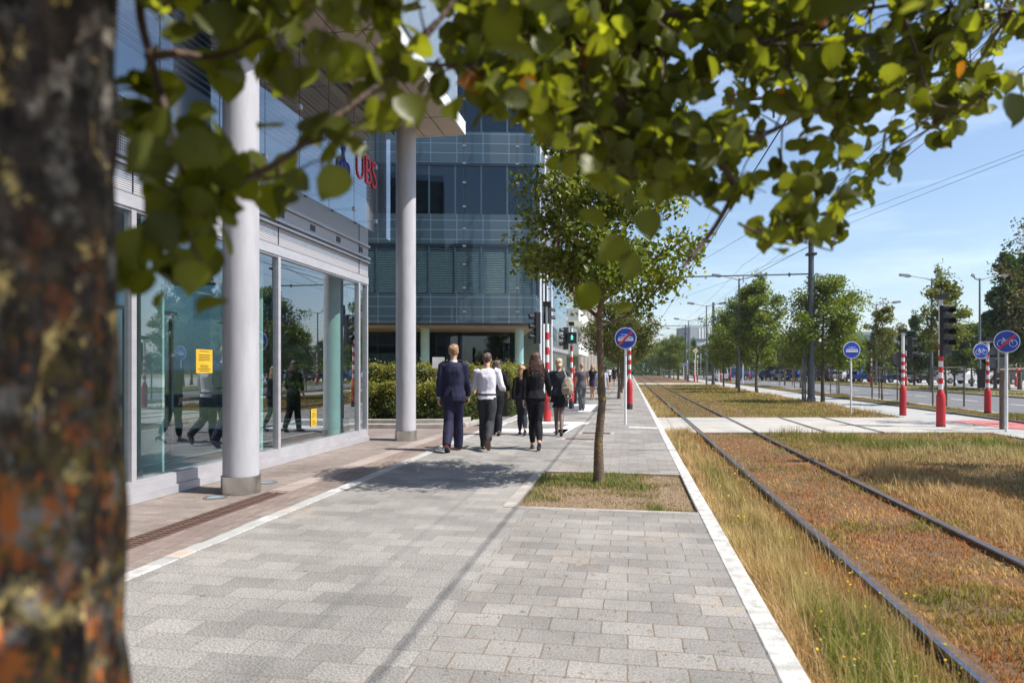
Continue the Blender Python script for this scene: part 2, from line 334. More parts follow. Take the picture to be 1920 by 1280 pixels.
# crossing slab over the tracks, path, road, verges
c0, c1 = P(1225, 779, GZ+.06), P(1240, 806, GZ+.06)
cross = paving_mat('ribbed_concrete_slab', (.42, .395, .36), (.37, .35, .32), (.33, .30, .27), 2.4, .32, .006, .12, stain=.2)
YC0, YC1 = 17.5, 22.9
SK = .17
for (ya, yb, xa, xb) in ((YC0, YC1, .83, 9.0), (75, 82, .83, 9.0), (275, 330, -1, 13)):
    sheet('tram_crossing', cross, [(xa, ya, GZ+.006), (xb, ya+SK*(xb-xa), GZ+.006), (xb, yb+SK*(xb-xa), GZ+.006), (xa, yb, GZ+.006)], th=.03)
sheet('path', MT['path'], rect(8.95, 11.35, -6, 300, GZ-.01))
tag(MB().box(11.35, 11.47, -6, 300, -.3, GZ+.05).build('kerb', M('dark_kerb', (.13, .13, .135), .8)), kind='structure')
sheet('red_cycle_crossing', MT['redpaint'], [tuple(P(*p, GZ-.004)) for p in ((1770, 788), (1830, 787), (2100, 800), (2100, 822), (1890, 803))])
sheet('verge', dry, rect(11.47, 12.75, -6, 300, GZ+.01))
sheet('gutter', MT['path'], rect(12.75, 13.2, -6, 300, GZ-.008))
sheet('road', MT['asphalt'], rect(13.2, 21.5, -6, 320, GZ-.02))
b = MB()
for i in range(40): b.poly(rect(17.3, 17.42, -4+i*6, -1+i*6, GZ-.016))
b.poly(rect(13.35, 13.45, -6, 300, GZ-.016))
tag(b.build('lane_marking', MT['roadpaint'], fix=False), kind='structure')
tag(MB().box(21.5, 21.64, -6, 300, -.3, GZ+.06).build('kerb', M('dark_kerb_far', (.15, .15, .15), .8)), kind='structure')
sheet('verge', M('far_verge_grass', (.15, .15, .05), .95, col2=(.28, .22, .10), scale=.8, detail=9), rect(21.64, 29, -6, 320, GZ+.03))
sheet('parking_ground', MT['path'], rect(29, 75, 20, 200, GZ-.01))
# road markings on the pavement, where the cycle track and the crossing meet
def mark(pts, z=.004): return [tuple(P(*p, z)) for p in pts]
b = MB()
for q in ([(930, 803), (1068, 804), (1058, 811), (928, 809)], [(1012, 789.5), (1106, 791.5), (1100, 795), (1010, 794)], [(1068, 795), (1090, 795), (1060, 811), (1034, 811)],
          [(1030, 757), (1120, 758), (1118, 760.5), (1028, 759.5)], [(1098, 760), (1118, 760), (1108, 771.5), (1083, 771.5)], [(1060, 727), (1098, 727), (1092, 730), (1052, 730)]):
    b.poly(mark(q, .006))
tag(b.build('crossing_marking', MT['roadpaint'], fix=False), kind='structure')
b = MB()
pts = [(898, 813), (920, 803), (945, 792), (975, 781), (1000, 774)]
for a, c in zip(pts[:-1], pts[1:]): b.poly(mark([a, (a[0]+12, a[1]), (c[0]+9, c[1]), c], .005))
b.poly(mark([(1180, 799), (1240, 801), (1240, 804), (1178, 802)], .005))
tag(b.build('flush_kerb', MT['kerbstone'], fix=False), kind='structure')

# rails
def rail(X, label, lift=0.0, y0=-6, y1=320):
    r = empty('tram_rail', (X, y0, GZ), label=label, cat='rail', group='tram rails in the grass')
    n = y1-y0
    MB().box(-.07, .07, 0, n, -.12, min(0, .012+lift)).box(-.018, .05, 0, n, 0, .030+lift).build('rail_web', MT['rail'], r)
    MB().box(-.052, -.020, 0, n, .0, .040+lift).build('rail_head', MT['railtop'], r)
    return r
rail(1.745, 'nearest tram rail, along the tall dry grass beside the pale kerb')
rail(3.135, 'second tram rail from the pavement, thin line through short brown grass', -.018)
rail(4.85, 'third tram rail from the pavement, seen only on the concrete crossing', -.015, YC0+SK*4.02, YC1+SK*4.02)
rail(6.24, 'farthest tram rail, seen only at the right end of the concrete crossing', -.015, YC0+SK*5.4, YC1+SK*5.4)

# covers and uplights
def cover(p, sx, sy, label):
    r = empty('manhole_cover', p, label=label, cat='manhole cover')
    MB().box(-sx-.08, sx+.08, -sy-.08, sy+.08, -.05, .004).build('frame', MT['concrete'], r)
    b = MB().box(-sx, sx, -sy, sy, -.02, .007)
    for i in range(int(2*sx/.06)): b.box(-sx+.015+i*.06, -sx+.04+i*.06, -sy+.03, sy-.03, .007, .012)
    b.build('lid', MT['manhole'], r)
cover(P(1087, 823), .30, .14, 'rusty ribbed cover in a pale frame left of the near tree trunk')
cover(P(1118, 812), .32, .2, 'larger rust edged cover in pale frame behind the near trunk')
cover(P(1148, 759), .4, .2, 'brown cover in the pavement beside the red white post')
for (px, py, lb) in ((404, 932, 'round glass ground uplight in front of the near column'), (501, 904, 'round glass ground uplight right of the near column base')):
    r = empty('ground_uplight', P(px, py), label=lb, cat='ground light', group='ground lights by the columns')
    MB().lathe([(.13, -.03), (.13, .006), (.105, .008), (.105, -.01)], 28).build('ring', MT['brushed'], r, smooth=True)
    MB().lathe([(.10, -.02), (.10, .001), (.05, .006)], 28).build('lens', M('uplight_lens', (.3, .38, .42), .08, .2), r, smooth=True)

# ------------------------------------------------------------------ grass
def blades(name, label, X, Y, Z, H, Cc, wd, lean=.35, kindname='stuff', group=None, seed=1, head=None):
    r = np.random.default_rng(seed); N = len(X)
    tv = np.array([(-.5, 0, 0), (.5, 0, 0), (-.38, .12, .5), (.38, .12, .5), (0, .42, 1)]); tt = np.array([(0, 1, 3), (0, 3, 2), (2, 3, 4)])
    an = r.uniform(0, 6.283, N); le = r.uniform(.1, 1.6, N)*lean*2
    V = np.empty((N, 5, 3)); ca, sa = np.cos(an), np.sin(an)
    for i, (a, bb, c) in enumerate(tv):
        x = a*wd; yv = bb*H*le
        V[:, i, 0] = X + x*ca - yv*sa; V[:, i, 1] = Y + x*sa + yv*ca; V[:, i, 2] = Z + c*H*(1-.25*np.minimum(le, 1.5)*bb)
    T = (tt[None] + (np.arange(N)*5)[:, None, None]).reshape(-1, 3)
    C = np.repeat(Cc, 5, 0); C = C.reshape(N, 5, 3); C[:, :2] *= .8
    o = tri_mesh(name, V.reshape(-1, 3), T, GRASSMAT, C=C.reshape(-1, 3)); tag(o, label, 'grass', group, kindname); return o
def mixc(a, b, t): t = np.clip(t, 0, 1)[:, None]; return np.asarray(a)*(1-t) + np.asarray(b)*t
def depthpts(N, x0, x1, y0, y1, r, p=1.7):            # denser near the viewer
    u = r.uniform(size=N); a, bb = y0**(1-p), y1**(1-p); Y = (a+(bb-a)*u)**(1/(1-p)); return r.uniform(x0, x1, N), Y
OUT_CROSS = lambda X, Y: (((Y-SK*(X-.83)) < YC0) | ((Y-SK*(X-.83)) > YC1)) & (((Y-SK*(X-.83)) < 75) | ((Y-SK*(X-.83)) > 82))
r1 = np.random.default_rng(11)
TAN, GRN, RED, OLV, STR = (.52, .34, .16), (.15, .21, .032), (.54, .22, .07), (.27, .25, .045), (.72, .53, .28)
# short, reddish cover between and beside the rails
N = 190000; X, Y = depthpts(N, .84, 8.3, 3.0, 75, r1, 1.9)
k = OUT_CROSS(X, Y) & (np.abs(X-1.745) > .075) & (np.abs(X-3.135) > .07); X, Y = X[k], Y[k]; N = len(X)
g = fnoise(X, Y, 2.2, 3)+.5*fnoise(X, Y, 8, 4); gg = np.where(Y > YC1, .75, 0)+.75*np.clip((Y-13)/5, 0, 1)+np.clip((X-3.9)/2.5, 0, .5)
C = mixc(mixc(RED, (.36, .14, .045), .5+.9*fnoise(X, Y, 13, 61)), (.64, .40, .16), .42+.6*fnoise(X, Y, 4, 6)); C = mixc(C, OLV, .05+.9*g*.5+gg*.6); C = mixc(C, GRN, (g-.35)*.8+gg*.12)
lawn = np.clip((X-4.2)/1.0, 0, 1)*(Y < YC0+1); C = mixc(C, (.42, .32, .16), lawn*.75)
bare = (fnoise(X, Y, 6.5, 71)+.5*fnoise(X, Y, 17, 72)) > .42; kp = ~(bare & (r1.random(N) < .5)); X, Y, g, C = X[kp], Y[kp], g[kp], C[kp]; N = len(X)
C *= r1.uniform(.6, 1.35, N)[:, None]
blades('track_grass', 'short reddish brown and olive cover growing between the tram rails', X, Y, np.full(N, GZ-.035), (.022+.022*np.clip(g, 0, 1)+.022*r1.random(N)**2+.012*(np.abs(X-3.135) < .10)+.03*(X > 4.4))*(1+.015*Y), C, .0045*(1+Y*.10), .8, seed=5)
# tall dry verge between the kerb and the first rail
N = 85000; X, Y = depthpts(N, .84, 1.70, 2.6, 60, r1, 1.5); k = OUT_CROSS(X, Y); X, Y = X[k], Y[k]; N = len(X)
nt_ = 1900; tx, ty = depthpts(nt_, .86, 1.66, 2.6, 60, r1, 1.5); ti = r1.integers(0, nt_, N); tuft = r1.random(N) < .62
X = np.where(tuft, np.clip(tx[ti]+r1.normal(0, .022, N)*(1+ty[ti]*.05), .84, 1.7), X); Y = np.where(tuft, ty[ti]+r1.normal(0, .025, N)*(1+ty[ti]*.08), Y); k = OUT_CROSS(X, Y); X, Y, tuft, ti = X[k], Y[k], tuft[k], ti[k]; N = len(X); ttone = r1.random(nt_)[ti]
g = fnoise(X, Y, 1.4, 8)+.35*fnoise(X, Y, 6, 9)+.35*(ttone-.5)*tuft; near = 1.7*np.exp(-((Y-3.6)/1.15)**2)*(X > 1.02)+1.1*np.exp(-((Y-9.8)/1.8)**2)*(X > 1.05)+.35*(Y > 12)
green = np.clip(-.05+.4*g+near*.9, 0, 1)
C = mixc(mixc(TAN, STR, r1.random(N)), mixc(GRN, (.22, .26, .05), r1.random(N)), green*1.0*(r1.random(N) < .75)); C *= (r1.uniform(.65, 1.2, N)*np.where(tuft, .7+.6*ttone, .8))[:, None]
H = (np.where(tuft, .05+.07*ttone, .035)+.10*r1.random(N)**2+.10*np.clip(fnoise(X, Y, .9, 12), 0, 1))*(1+.4*(np.abs(X-1.15) < .3)); H *= .62+.35*np.clip(fnoise(X, Y, 2.1, 91)+.3, 0, 1)+.25*green; H = np.where(X > 1.42, H*(.45+.3*fnoise(X, Y, 3, 92).clip(0, 1)), H); C = np.where(((X+.12*fnoise(X, Y, 3, 93)) > 1.38)[:, None] & (green < .4)[:, None], C*np.array((.86, .62, .50)), C)
blades('verge_grass', 'tall dry and green grass growing between kerb and nearest rail', X, Y, np.full(N, GZ-.05), H, C, .0030*(1+Y*.11), .6, seed=6)
# thin seed stalks
N = 1500; X, Y = depthpts(N, .9, 1.62, 2.8, 30, r1, 1.4); k = OUT_CROSS(X, Y); X, Y = X[k], Y[k]; N = len(X)
blades('seed_stalks', 'thin straw seed stalks rising over the verge grass', X, Y, np.full(N, GZ-.05), r1.uniform(.22, .42, N), mixc(STR, TAN, r1.random(N)), .003*(1+Y*.1), .25, seed=9)
# rougher clumps right of the second rail and lawn beyond
N = 95000; X, Y = depthpts(N, 3.25, 9.0, 6.0, 95, r1, 1.6); k = OUT_CROSS(X, Y); X, Y = X[k], Y[k]; N = len(X)
nt_ = 3000; tx, ty = depthpts(nt_, 3.3, 8.9, 6.0, 95, r1, 1.6); ti = r1.integers(0, nt_, N); tuft = r1.random(N) < .5; X = np.where(tuft, tx[ti]+r1.normal(0, .03, N)*(1+ty[ti]*.05), X); Y = np.where(tuft, ty[ti]+r1.normal(0, .03, N)*(1+ty[ti]*.06), Y); k = OUT_CROSS(X, Y); X, Y, tuft, ti = X[k], Y[k], tuft[k], ti[k]; N = len(X); ttone = r1.random(nt_)[ti]
g = fnoise(X, Y, 1.5, 21)+.4*fnoise(X, Y, 5, 22)+.5*(ttone-.5)*tuft
band = np.exp(-((X-3.9)/.55)**2)*(Y < YC0)+np.exp(-((Y-(15.2-(X-5)*.1))/1.5)**2)*(X > 3.6)*(Y < YC0+.4)*1.1+.8*np.exp(-((X-8.3)/.7)**2)*(Y > YC1)+.35*(g > .35)
H = (.04+.19*np.clip(band, 0, 1.2)*(.45+.55*np.clip(g+.4, 0, 1)))*(.6+.8*r1.random(N))
grn = np.clip(.35*g+np.where(Y > YC1, .15, 0)+1.0*np.exp(-((Y-15.5)/2.0)**2)-.15, 0, 1)
C = mixc(mixc((.42, .25, .11), STR, r1.random(N)*.8), mixc(GRN, (.16, .20, .045), r1.random(N)), grn); lt = np.exp(-((X-6.2)/1.7)**2)*(Y < 14.5); C = mixc(C, (.60, .48, .27), lt*.7)
C *= r1.uniform(.7, 1.25, N)[:, None]
blades('rough_grass', 'rough tan and green grass clumps right of the second rail', X, Y, np.full(N, GZ-.05), H, C, .0038*(1+Y*.11), .6, seed=10)
# far strips
N = 60000; X, Y = depthpts(N, 11.5, 12.7, 15, 120, r1, 1.3); X2, Y2 = depthpts(40000, 21.7, 29, 30, 160, r1, 1.3); X = np.r_[X, X2]; Y = np.r_[Y, Y2]; N = len(X); g = fnoise(X, Y, .8, 31)
C = mixc((.42, .30, .14), (.17, .18, .05), .35+.5*g+.25*(X > 20)); C *= r1.uniform(.7, 1.25, N)[:, None]
blades('far_verge_grass', 'dry tan grass on the narrow strips along the road', X, Y, np.full(N, GZ), .05+.14*r1.random(N)*np.clip(.5+g, .2, 1.3), C, .012*(1+Y*.03), .4, seed=12)
# tree pit
N = 26000; X = r1.uniform(PX0+.14, PX1-.02, N); Y = r1.uniform(PY0+.06, PY1-.06, N); g = fnoise(X, Y, 2.6, 41)+.5*fnoise(X, Y, 9, 42)
gr = np.clip(.45+.9*g+.5*(Y-8.2)*(X < .2)-.4*(X > .35), 0, 1); keep = r1.random(N) < (.35+.65*gr); X, Y, g, gr = X[keep], Y[keep], g[keep], gr[keep]; N = len(X)
C = mixc(mixc((.36, .25, .15), STR, r1.random(N)*.5), mixc(GRN, (.19, .22, .07), r1.random(N)), gr*(r1.random(N) < .8)); C *= r1.uniform(.7, 1.25, N)[:, None]
blades('pit_grass', 'patchy green and straw grass around the street tree foot', X, Y, np.full(N, -.035), .03+.07*gr*r1.random(N), C, .006*(1+0*X), .6, seed=13)
# small yellow flowers
def flowers(name, label, X, Y, H, c, s):
    N = len(X); pos = np.stack([X, Y, np.full(N, GZ)+H], 1); tv = np.array([(0, 0, 0)]+[(math.cos(a)*.5, math.sin(a)*.5, .12) for a in np.arange(6)*math.pi/3]); tt = np.array([(0, i+1, (i+1) % 6+1) for i in range(6)])
    V, T, C = scatter(tv, tt, pos, rot_rand(N, 2.5), s, np.tile(np.array(c), (N, 1))*rng.uniform(.8, 1.15, (N, 1)))
    tag(tri_mesh(name, V, T, GRASSMAT, C=C), label, 'flowers', kind='stuff')
Xf, Yf = depthpts(240, .9, 1.65, 2.8, 26, r1, 1.3); Xg, Yg = depthpts(420, 3.3, 8.6, 13.5, 48, r1, 1.2); kk = OUT_CROSS(Xg, Yg)
flowers('yellow_flowers', 'small yellow flowers dotted through the grass', np.r_[Xf, Xg[kk]], np.r_[Yf, Yg[kk]], r1.uniform(.06, .26, len(Xf)+kk.sum()), (.70, .50, .02), np.r_[.012*(1+Yf*.08), .012*(1+Yg[kk]*.07)][:, None])
Xf, Yf = depthpts(150, .88, 1.4, 2.8, 12, r1, 1.3)
flowers('white_flowers', 'tiny white seed heads among the dry verge grass', Xf, Yf, r1.uniform(.05, .2, len(Xf)), (.66, .6, .55), np.full((len(Xf), 1), .008))

# dry litter on the slabs
N = 1800; X = r1.uniform(-1.0, .66, N); Y = 2.6+r1.random(N)**1.3*7; k = ~((Y > PY0) & (Y < PY1)); X, Y = X[k], Y[k]; N = len(X)
tv = np.array([(-.5, -.04, 0), (.5, 0, .03), (0, .09, .04)]); pos = np.stack([X, Y, np.full(N, .003)], 1)
an = r1.uniform(0, 6.28, N); m3 = np.zeros((N, 3, 3)); m3[:, 0, 0] = np.cos(an); m3[:, 0, 1] = -np.sin(an); m3[:, 1, 0] = np.sin(an); m3[:, 1, 1] = np.cos(an); m3[:, 2, 2] = 1
V, T, C = scatter(tv, np.array([(0, 1, 2)]), pos, m3, r1.uniform(.012, .05, N)[:, None], mixc((.45, .31, .17), (.10, .07, .05), r1.random(N)*.8))
tag(tri_mesh('leaf_litter', V, T, GRASSMAT, C=C), 'dry straw bits and twigs lying on the grey slabs', 'litter', kind='stuff')
# ------------------------------------------------------------------ building on the left (street aligned)
XF, XS = -5.30, -4.87                      # facade and outer glass skin
YE = YX(690, XF)                           # near building ends here
M1, M2, M3 = YX(247, XF), YX(522, XF), YX(673, XF)
b1 = empty('office_building', (XF, YE, 0), label='near office building with shop windows, aluminium bands and tall grey columns', cat='building')
o1 = (XF, YE, 0); Y0 = -9.5
def B1(mb, name, mat, parent=b1, **k): return mb.build(name, mat, parent, rel=o1, **k)
mulls = [M1-9.42, M1-6.28, M1-3.14, M1, M2, M3, YE-.06]
B1(MB().box(XF-.35, XF+.03, Y0, YE, 0, .10).box(XF-.35, XF+.0, Y0, YE, .103, .20), 'sill', MT['alu'])
for i, (a, c) in enumerate(zip(mulls[:-1], mulls[1:])):
    f = B1(MB().box(XF-.09, XF-.0, a, a+.075, .20, 3.2).box(XF-.085, XF-.004, a+.075, c, .20, .235).box(XF-.085, XF-.004, a+.075, c, 3.17, 3.2), 'window', MT['alu'])
    MB().add([(-.046, a+.075-YE, .236), (-.046, c-YE, .236), (-.046, c-YE, 3.169), (-.046, a+.075-YE, 3.169)], [(0, 1, 2, 3)]).build('pane', GL['shop'], f)
B1(MB().box(XF-.12, XF+.003, YE-.06, YE, .20, 3.2), 'corner_post', MT['alu'])
B1(MB().box(XF-.3, XF+.012, Y0, YE, 3.2, 3.34), 'transom_band', MT['alu'])
ribm, t_, b_ = new_mat('ribbed_panel'); b_.inputs['Roughness'].default_value = .45; b_.inputs['Metallic'].default_value = .25
tcn = nd(t_, 'ShaderNodeTexCoord'); wv = nd(t_, 'ShaderNodeTexWave', Scale=13.0); wv.bands_direction = 'Z'; t_.links.new(tcn.outputs['Object'], wv.inputs['Vector'])
r_ = nd(t_, 'ShaderNodeValToRGB'); r_.color_ramp.elements[0].color = (.33, .33, .36, 1); r_.color_ramp.elements[1].color = (.62, .60, .62, 1); t_.links.new(wv.outputs['Fac'], r_.inputs[0]); t_.links.new(r_.outputs[0], b_.inputs['Base Color'])
bp_ = nd(t_, 'ShaderNodeBump', Strength=.6, Distance=.01); t_.links.new(wv.outputs['Fac'], bp_.inputs['Height']); t_.links.new(bp_.outputs[0], b_.inputs['Normal'])
perf, t_, b_ = new_mat('perforated_sheet'); b_.inputs['Roughness'].default_value = .5
tcn = nd(t_, 'ShaderNodeTexCoord'); mpn = nd(t_, 'ShaderNodeMapping'); mpn.inputs['Rotation'].default_value = (0, R(90), 0); t_.links.new(tcn.outputs['Object'], mpn.inputs[0])
vo = nd(t_, 'ShaderNodeTexVoronoi', Scale=32.0, Randomness=0.0); vo.voronoi_dimensions = '2D'; t_.links.new(mpn.outputs[0], vo.inputs['Vector'])
# grid of round holes in the y/z plane
sx = nd(t_, 'ShaderNodeSeparateXYZ'); t_.links.new(tcn.outputs['Object'], sx.inputs[0]); cx = nd(t_, 'ShaderNodeCombineXYZ'); t_.links.new(sx.outputs['Y'], cx.inputs[0]); t_.links.new(sx.outputs['Z'], cx.inputs[1]); t_.links.new(cx.outputs[0], vo.inputs['Vector'])
r_ = nd(t_, 'ShaderNodeValToRGB'); r_.color_ramp.elements[0].position = .26; r_.color_ramp.elements[0].color = (.06, .06, .08, 1); r_.color_ramp.elements[1].position = .34; r_.color_ramp.elements[1].color = (.60, .59, .60, 1)
t_.links.new(vo.outputs['Distance'], r_.inputs[0]); t_.links.new(r_.outputs[0], b_.inputs['Base Color'])
B1(MB().box(XF-.3, XF+.002, Y0, YE, 3.352, 3.62), 'ribbed_panel', perf if False else ribm)
B1(MB().box(XF-.3, XF+.05, Y0, YE, 3.63, 3.66).box(XF-.3, XF-.02, Y0, YE, 3.62, 3.63).box(XF-.3, XF+.06, Y0, YE, 3.70, 3.745).box(XF-.3, XF-.01, Y0, YE, 3.66, 3.70), 'ledge', MT['alu'])
B1(MB().box(XF-.3, XF+.004, Y0, YE, 3.752, 3.94), 'ribbed_panel', perf)
for (px, sz) in ((527, .1), (586, .1), (634, .1), (676, .1)):
    y = YX(px, XF); B1(MB().box(XF, XF+.010, y-.09, y+.09, 3.80, 3.90), 'vent', MT['aludark'])
B1(MB().box(XF-.3, XF+.05, Y0, YE, 3.945, 3.99), 'ledge', MT['alu'])
B1(MB().box(XF-.3, XF+.004, Y0, YE, 4.0, 4.34), 'ribbed_panel', perf)
for y in (M2-.02, M3-.02, M1):        # vertical panel joints
    B1(MB().box(XF+.006, XF+.014, y, y+.012, 3.36, 4.34), 'panel_joint', MT['gap'])
# upper storeys behind the skin
up = MB().box(XF-.3, XF+.03, Y0, YE, 4.34, 4.9)
for k in range(60): up.box(XF-.02, XF+.06, Y0, YE, 4.95+k*.085, 4.965+k*.085)
B1(up, 'louvre_wall', M('blue_grey_louvre', (.20, .24, .30), .5, .3))
B1(MB().box(XF-.35, XF-.05, Y0, YE, 4.9, 14), 'upper_wall', M('dark_blue_cladding', (.07, .10, .14), .35, .2))
js = [-9.5, -6.2, -2.9, .4, YX(300, XS), YX(412, XS), YX(497, XS), YX(562, XS), YX(617, XS), YX(664, XS), YX(704, XS), YX(732, XS)]
js = [y for y in js if y < 60]
for a, c in zip(js[:-1], js[1:]):
    g = B1(MB().add([(XS, a+.006, 4.11), (XS, c-.006, 4.11), (XS, c-.006, 6.36), (XS, a+.006, 6.36)], [(0, 1, 2, 3)]), 'skin_panel', GL['skin'])
    for zz in (4.30, 5.35): MB().box(XS-XF-.05, XS-XF+.03, a-YE-.035, a-YE+.035, zz, zz+.07).build('clamp', MT['alu'], g)
    MB().box(XS-XF-.013, XS-XF+.001, a-YE-.005, a-YE+.005, 4.11, 6.36).build('joint', MT['gap'], g)
    MB().box(.0, XS-XF-.03, a-YE-.02, a-YE+.02, 4.31, 4.36).build('bracket', MT['aludark'], g)
# canopy
CE = -3.42; YCN = P(878, 0, 0).y; zf = 14.35; YCE = W((878-960)/FP*zf, zf).y
cn = B1(MB().box(-4.70, CE, Y0, YCE, 6.40, 6.62).box(XF-.3, -4.72, Y0, YCE-.5, 6.44, 6.6), 'canopy', MT['soffit'])
b = MB()
for x in (-4.28, -3.85): b.box(x-.006-XF, x+.006-XF, Y0-YE, YCE-YE-.01, 6.396, 6.4)
for i in range(14): y = YCE-1.05-i*1.75; b.box(-4.70-XF, CE-XF-.01, y-YE, y-YE+.012, 6.396, 6.4)
b.build('panel_joint', MT['gap'], cn)
MB().box(CE-XF, CE-XF+.02, Y0-YE, YCE-YE, 6.39, 6.66).box(-4.7-XF, CE-XF+.02, YCE-YE, YCE-YE+.02, 6.39, 6.66).build('fascia', MT['white'], cn)
b = MB()
for k in range(5): b.box(-4.87-XF, -4.83-XF+k*.028, Y0-YE, YCE-YE-.3, 6.37-.0+k*.05, 6.385+k*.05)
b.build('shadow_gap_louvres', MT['aludark'], cn)
MB().box(-4.6-XF, CE-XF-.1, Y0-YE, YCE-YE-.2, 6.62, 9.8).build('upper_front', M('upper_front', (.25, .30, .36), .4, .2), cn)
for (px, py) in ((452, 921), (761, 826)):
    p = P(px, py); d = Vector((p.x, p.y)).normalized()*.2
    cx_, cy_ = -4.55, p.y+d.y
    cy_ = YX(px, -4.55)
    c = B1(MB().lathe([(.205, .2), (.205, 6.4)], 40, (cx_, cy_, 0)), 'column', MT['column'], smooth=True)
    MB().lathe([(.225, 0), (.225, .20), (.21, .203)], 40, (cx_-XF, cy_-YE, 0)).build('base_ring', MT['brushed'], c, smooth=True)
for y in (-3.7, 1.9-.2):
    c = B1(MB().lathe([(.205, .2), (.205, 6.4)], 32, (-4.55, y, 0)), 'column', MT['column'], smooth=True)
    MB().lathe([(.225, 0), (.225, .20), (.21, .203)], 32, (-4.55-XF, y-YE, 0)).build('base_ring', MT['brushed'], c, smooth=True)
# interior
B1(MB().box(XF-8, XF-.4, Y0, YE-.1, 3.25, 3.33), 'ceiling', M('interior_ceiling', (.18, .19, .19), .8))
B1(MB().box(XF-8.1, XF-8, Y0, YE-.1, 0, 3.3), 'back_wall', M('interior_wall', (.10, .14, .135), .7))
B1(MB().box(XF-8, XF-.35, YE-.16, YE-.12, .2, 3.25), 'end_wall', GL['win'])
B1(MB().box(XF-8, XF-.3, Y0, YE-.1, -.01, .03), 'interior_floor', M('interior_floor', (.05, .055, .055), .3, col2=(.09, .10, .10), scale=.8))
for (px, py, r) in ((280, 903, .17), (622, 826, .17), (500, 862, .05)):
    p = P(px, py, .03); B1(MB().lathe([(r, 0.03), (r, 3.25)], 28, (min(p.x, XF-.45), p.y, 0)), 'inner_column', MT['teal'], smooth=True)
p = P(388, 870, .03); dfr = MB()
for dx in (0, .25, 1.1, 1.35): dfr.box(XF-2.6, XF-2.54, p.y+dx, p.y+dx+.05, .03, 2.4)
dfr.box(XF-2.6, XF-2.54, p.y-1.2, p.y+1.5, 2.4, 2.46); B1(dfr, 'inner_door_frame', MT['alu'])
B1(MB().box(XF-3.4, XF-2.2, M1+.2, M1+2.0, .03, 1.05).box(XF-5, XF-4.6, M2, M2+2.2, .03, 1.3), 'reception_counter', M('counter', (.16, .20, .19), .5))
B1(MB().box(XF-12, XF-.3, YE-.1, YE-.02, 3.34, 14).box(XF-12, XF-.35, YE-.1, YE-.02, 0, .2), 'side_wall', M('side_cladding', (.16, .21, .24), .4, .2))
# notices on the glass
def notice(px, py, wd, ht, label):
    y = YX(px, XF-.03); z0 = W(0, 0); zc = -XF/ (ST+CT*(-(px-960)/FP)); h = HC+(HY-py)/FP*((XF)/((px-960)/FP*CT-ST))
    r = empty('notice', (XF-.036, y, h), label=label, cat='notice')
    MB().box(-.002, .001, -wd/2, wd/2, -ht/2, ht/2).build('sheet', MT['yellow'], r)
    b = MB(); rr = random.Random(3)
    for i in range(12):
        if i in (1, 6, 7): continue
        l = wd*rr.uniform(.25, .42); zz = ht*(.42-i*.075); b.box(.0015, .0025, -l, l, zz-ht*.012, zz+ht*.012)
    b.build('printing', MT['ink'], r)
notice(384, 677, .34, .30, 'larger yellow notice at eye height on the window left of the near column')
notice(589, 783, .21, .30, 'small yellow notice low on the window right of the near column')
# lettering and emblem on the skin
yl = YX(664, XS); fr_ = W((664-960)/FP*1, 1)
lg = empty('bank_lettering', (XS+.012, yl, 5.02), label='red UBS lettering with blue crossed keys emblem on the glass skin', cat='sign')
me = text_mesh('UBS', .82, .008, -.012); me.materials.append(M('red_letters', (.75, .02, .04), .4)); o = bpy.data.objects.new('letters', me); col.objects.link(o); o.parent = lg
o.rotation_euler = (R(90), 0, R(90)); wdt = max(v.co.x for v in me.vertices); o.scale = ((YX(706, XS)-yl-.1)/wdt, .95, 1); KIDS.setdefault(lg.name, []).append(o); o.location = (0, .05, -.08)
b = MB()
def ring(cy, cz, r, t=.014, n=16):
    b.tube([(0, cy+r*math.cos(a), cz+r*math.sin(a)*1.2) for a in [2*math.pi*i/n for i in range(n+1)]], t, 6, cap=False)
for a in (-32, 0, 32):
    s_, c_ = math.sin(R(a)), math.cos(R(a)); cy, cz = -.48, .16
    b.tube([(0, cy+s_*.42, cz+c_*.42), (0, cy-s_*.20, cz-c_*.20)], .014, 6); ring(cy-s_*.30, cz-c_*.28, .10); ring(cy-s_*.30, cz-c_*.28, .055)
    for q in (.40, .31): b.tube([(0, cy+s_*q, cz+c_*q), (0, cy+s_*q+c_*.1, cz+c_*q-s_*.1)], .013, 6)
b.build('keys_emblem', M('blue_emblem', (.02, .05, .30), .4), lg)

# ------------------------------------------------------------------ glass office building facing the viewer
ZB = 30.0
pc = W((1003-960)/FP*ZB, ZB)
b2 = empty('glass_office_building', (pc.x, pc.y, 0), TH+R(2.7), label='blue glass office building with blinds behind the hedge', cat='building')
mB = lambda y: HC+(HY-y)/FP*ZB
WL = -13.5
spm, t_, b_ = new_mat('spandrel_cladding'); b_.inputs['Roughness'].default_value = .4; b_.inputs['Metallic'].default_value = .3
tcn = nd(t_, 'ShaderNodeTexCoord'); br_ = nd(t_, 'ShaderNodeTexBrick'); br_.offset = 0
sx = nd(t_, 'ShaderNodeSeparateXYZ'); t_.links.new(tcn.outputs['Object'], sx.inputs[0]); cx = nd(t_, 'ShaderNodeCombineXYZ'); t_.links.new(sx.outputs['X'], cx.inputs[0]); t_.links.new(sx.outputs['Z'], cx.inputs[1]); t_.links.new(cx.outputs[0], br_.inputs['Vector'])
for k_, v_ in (('Scale', 1), ('Mortar Size', .012), ('Brick Width', 1.14), ('Row Height', .42), ('Color1', (.22, .25, .27, 1)), ('Color2', (.165, .19, .215, 1)), ('Mortar', (.62, .68, .70, 1))): br_.inputs[k_].default_value = v_
t_.links.new(br_.outputs['Color'], b_.inputs['Base Color'])
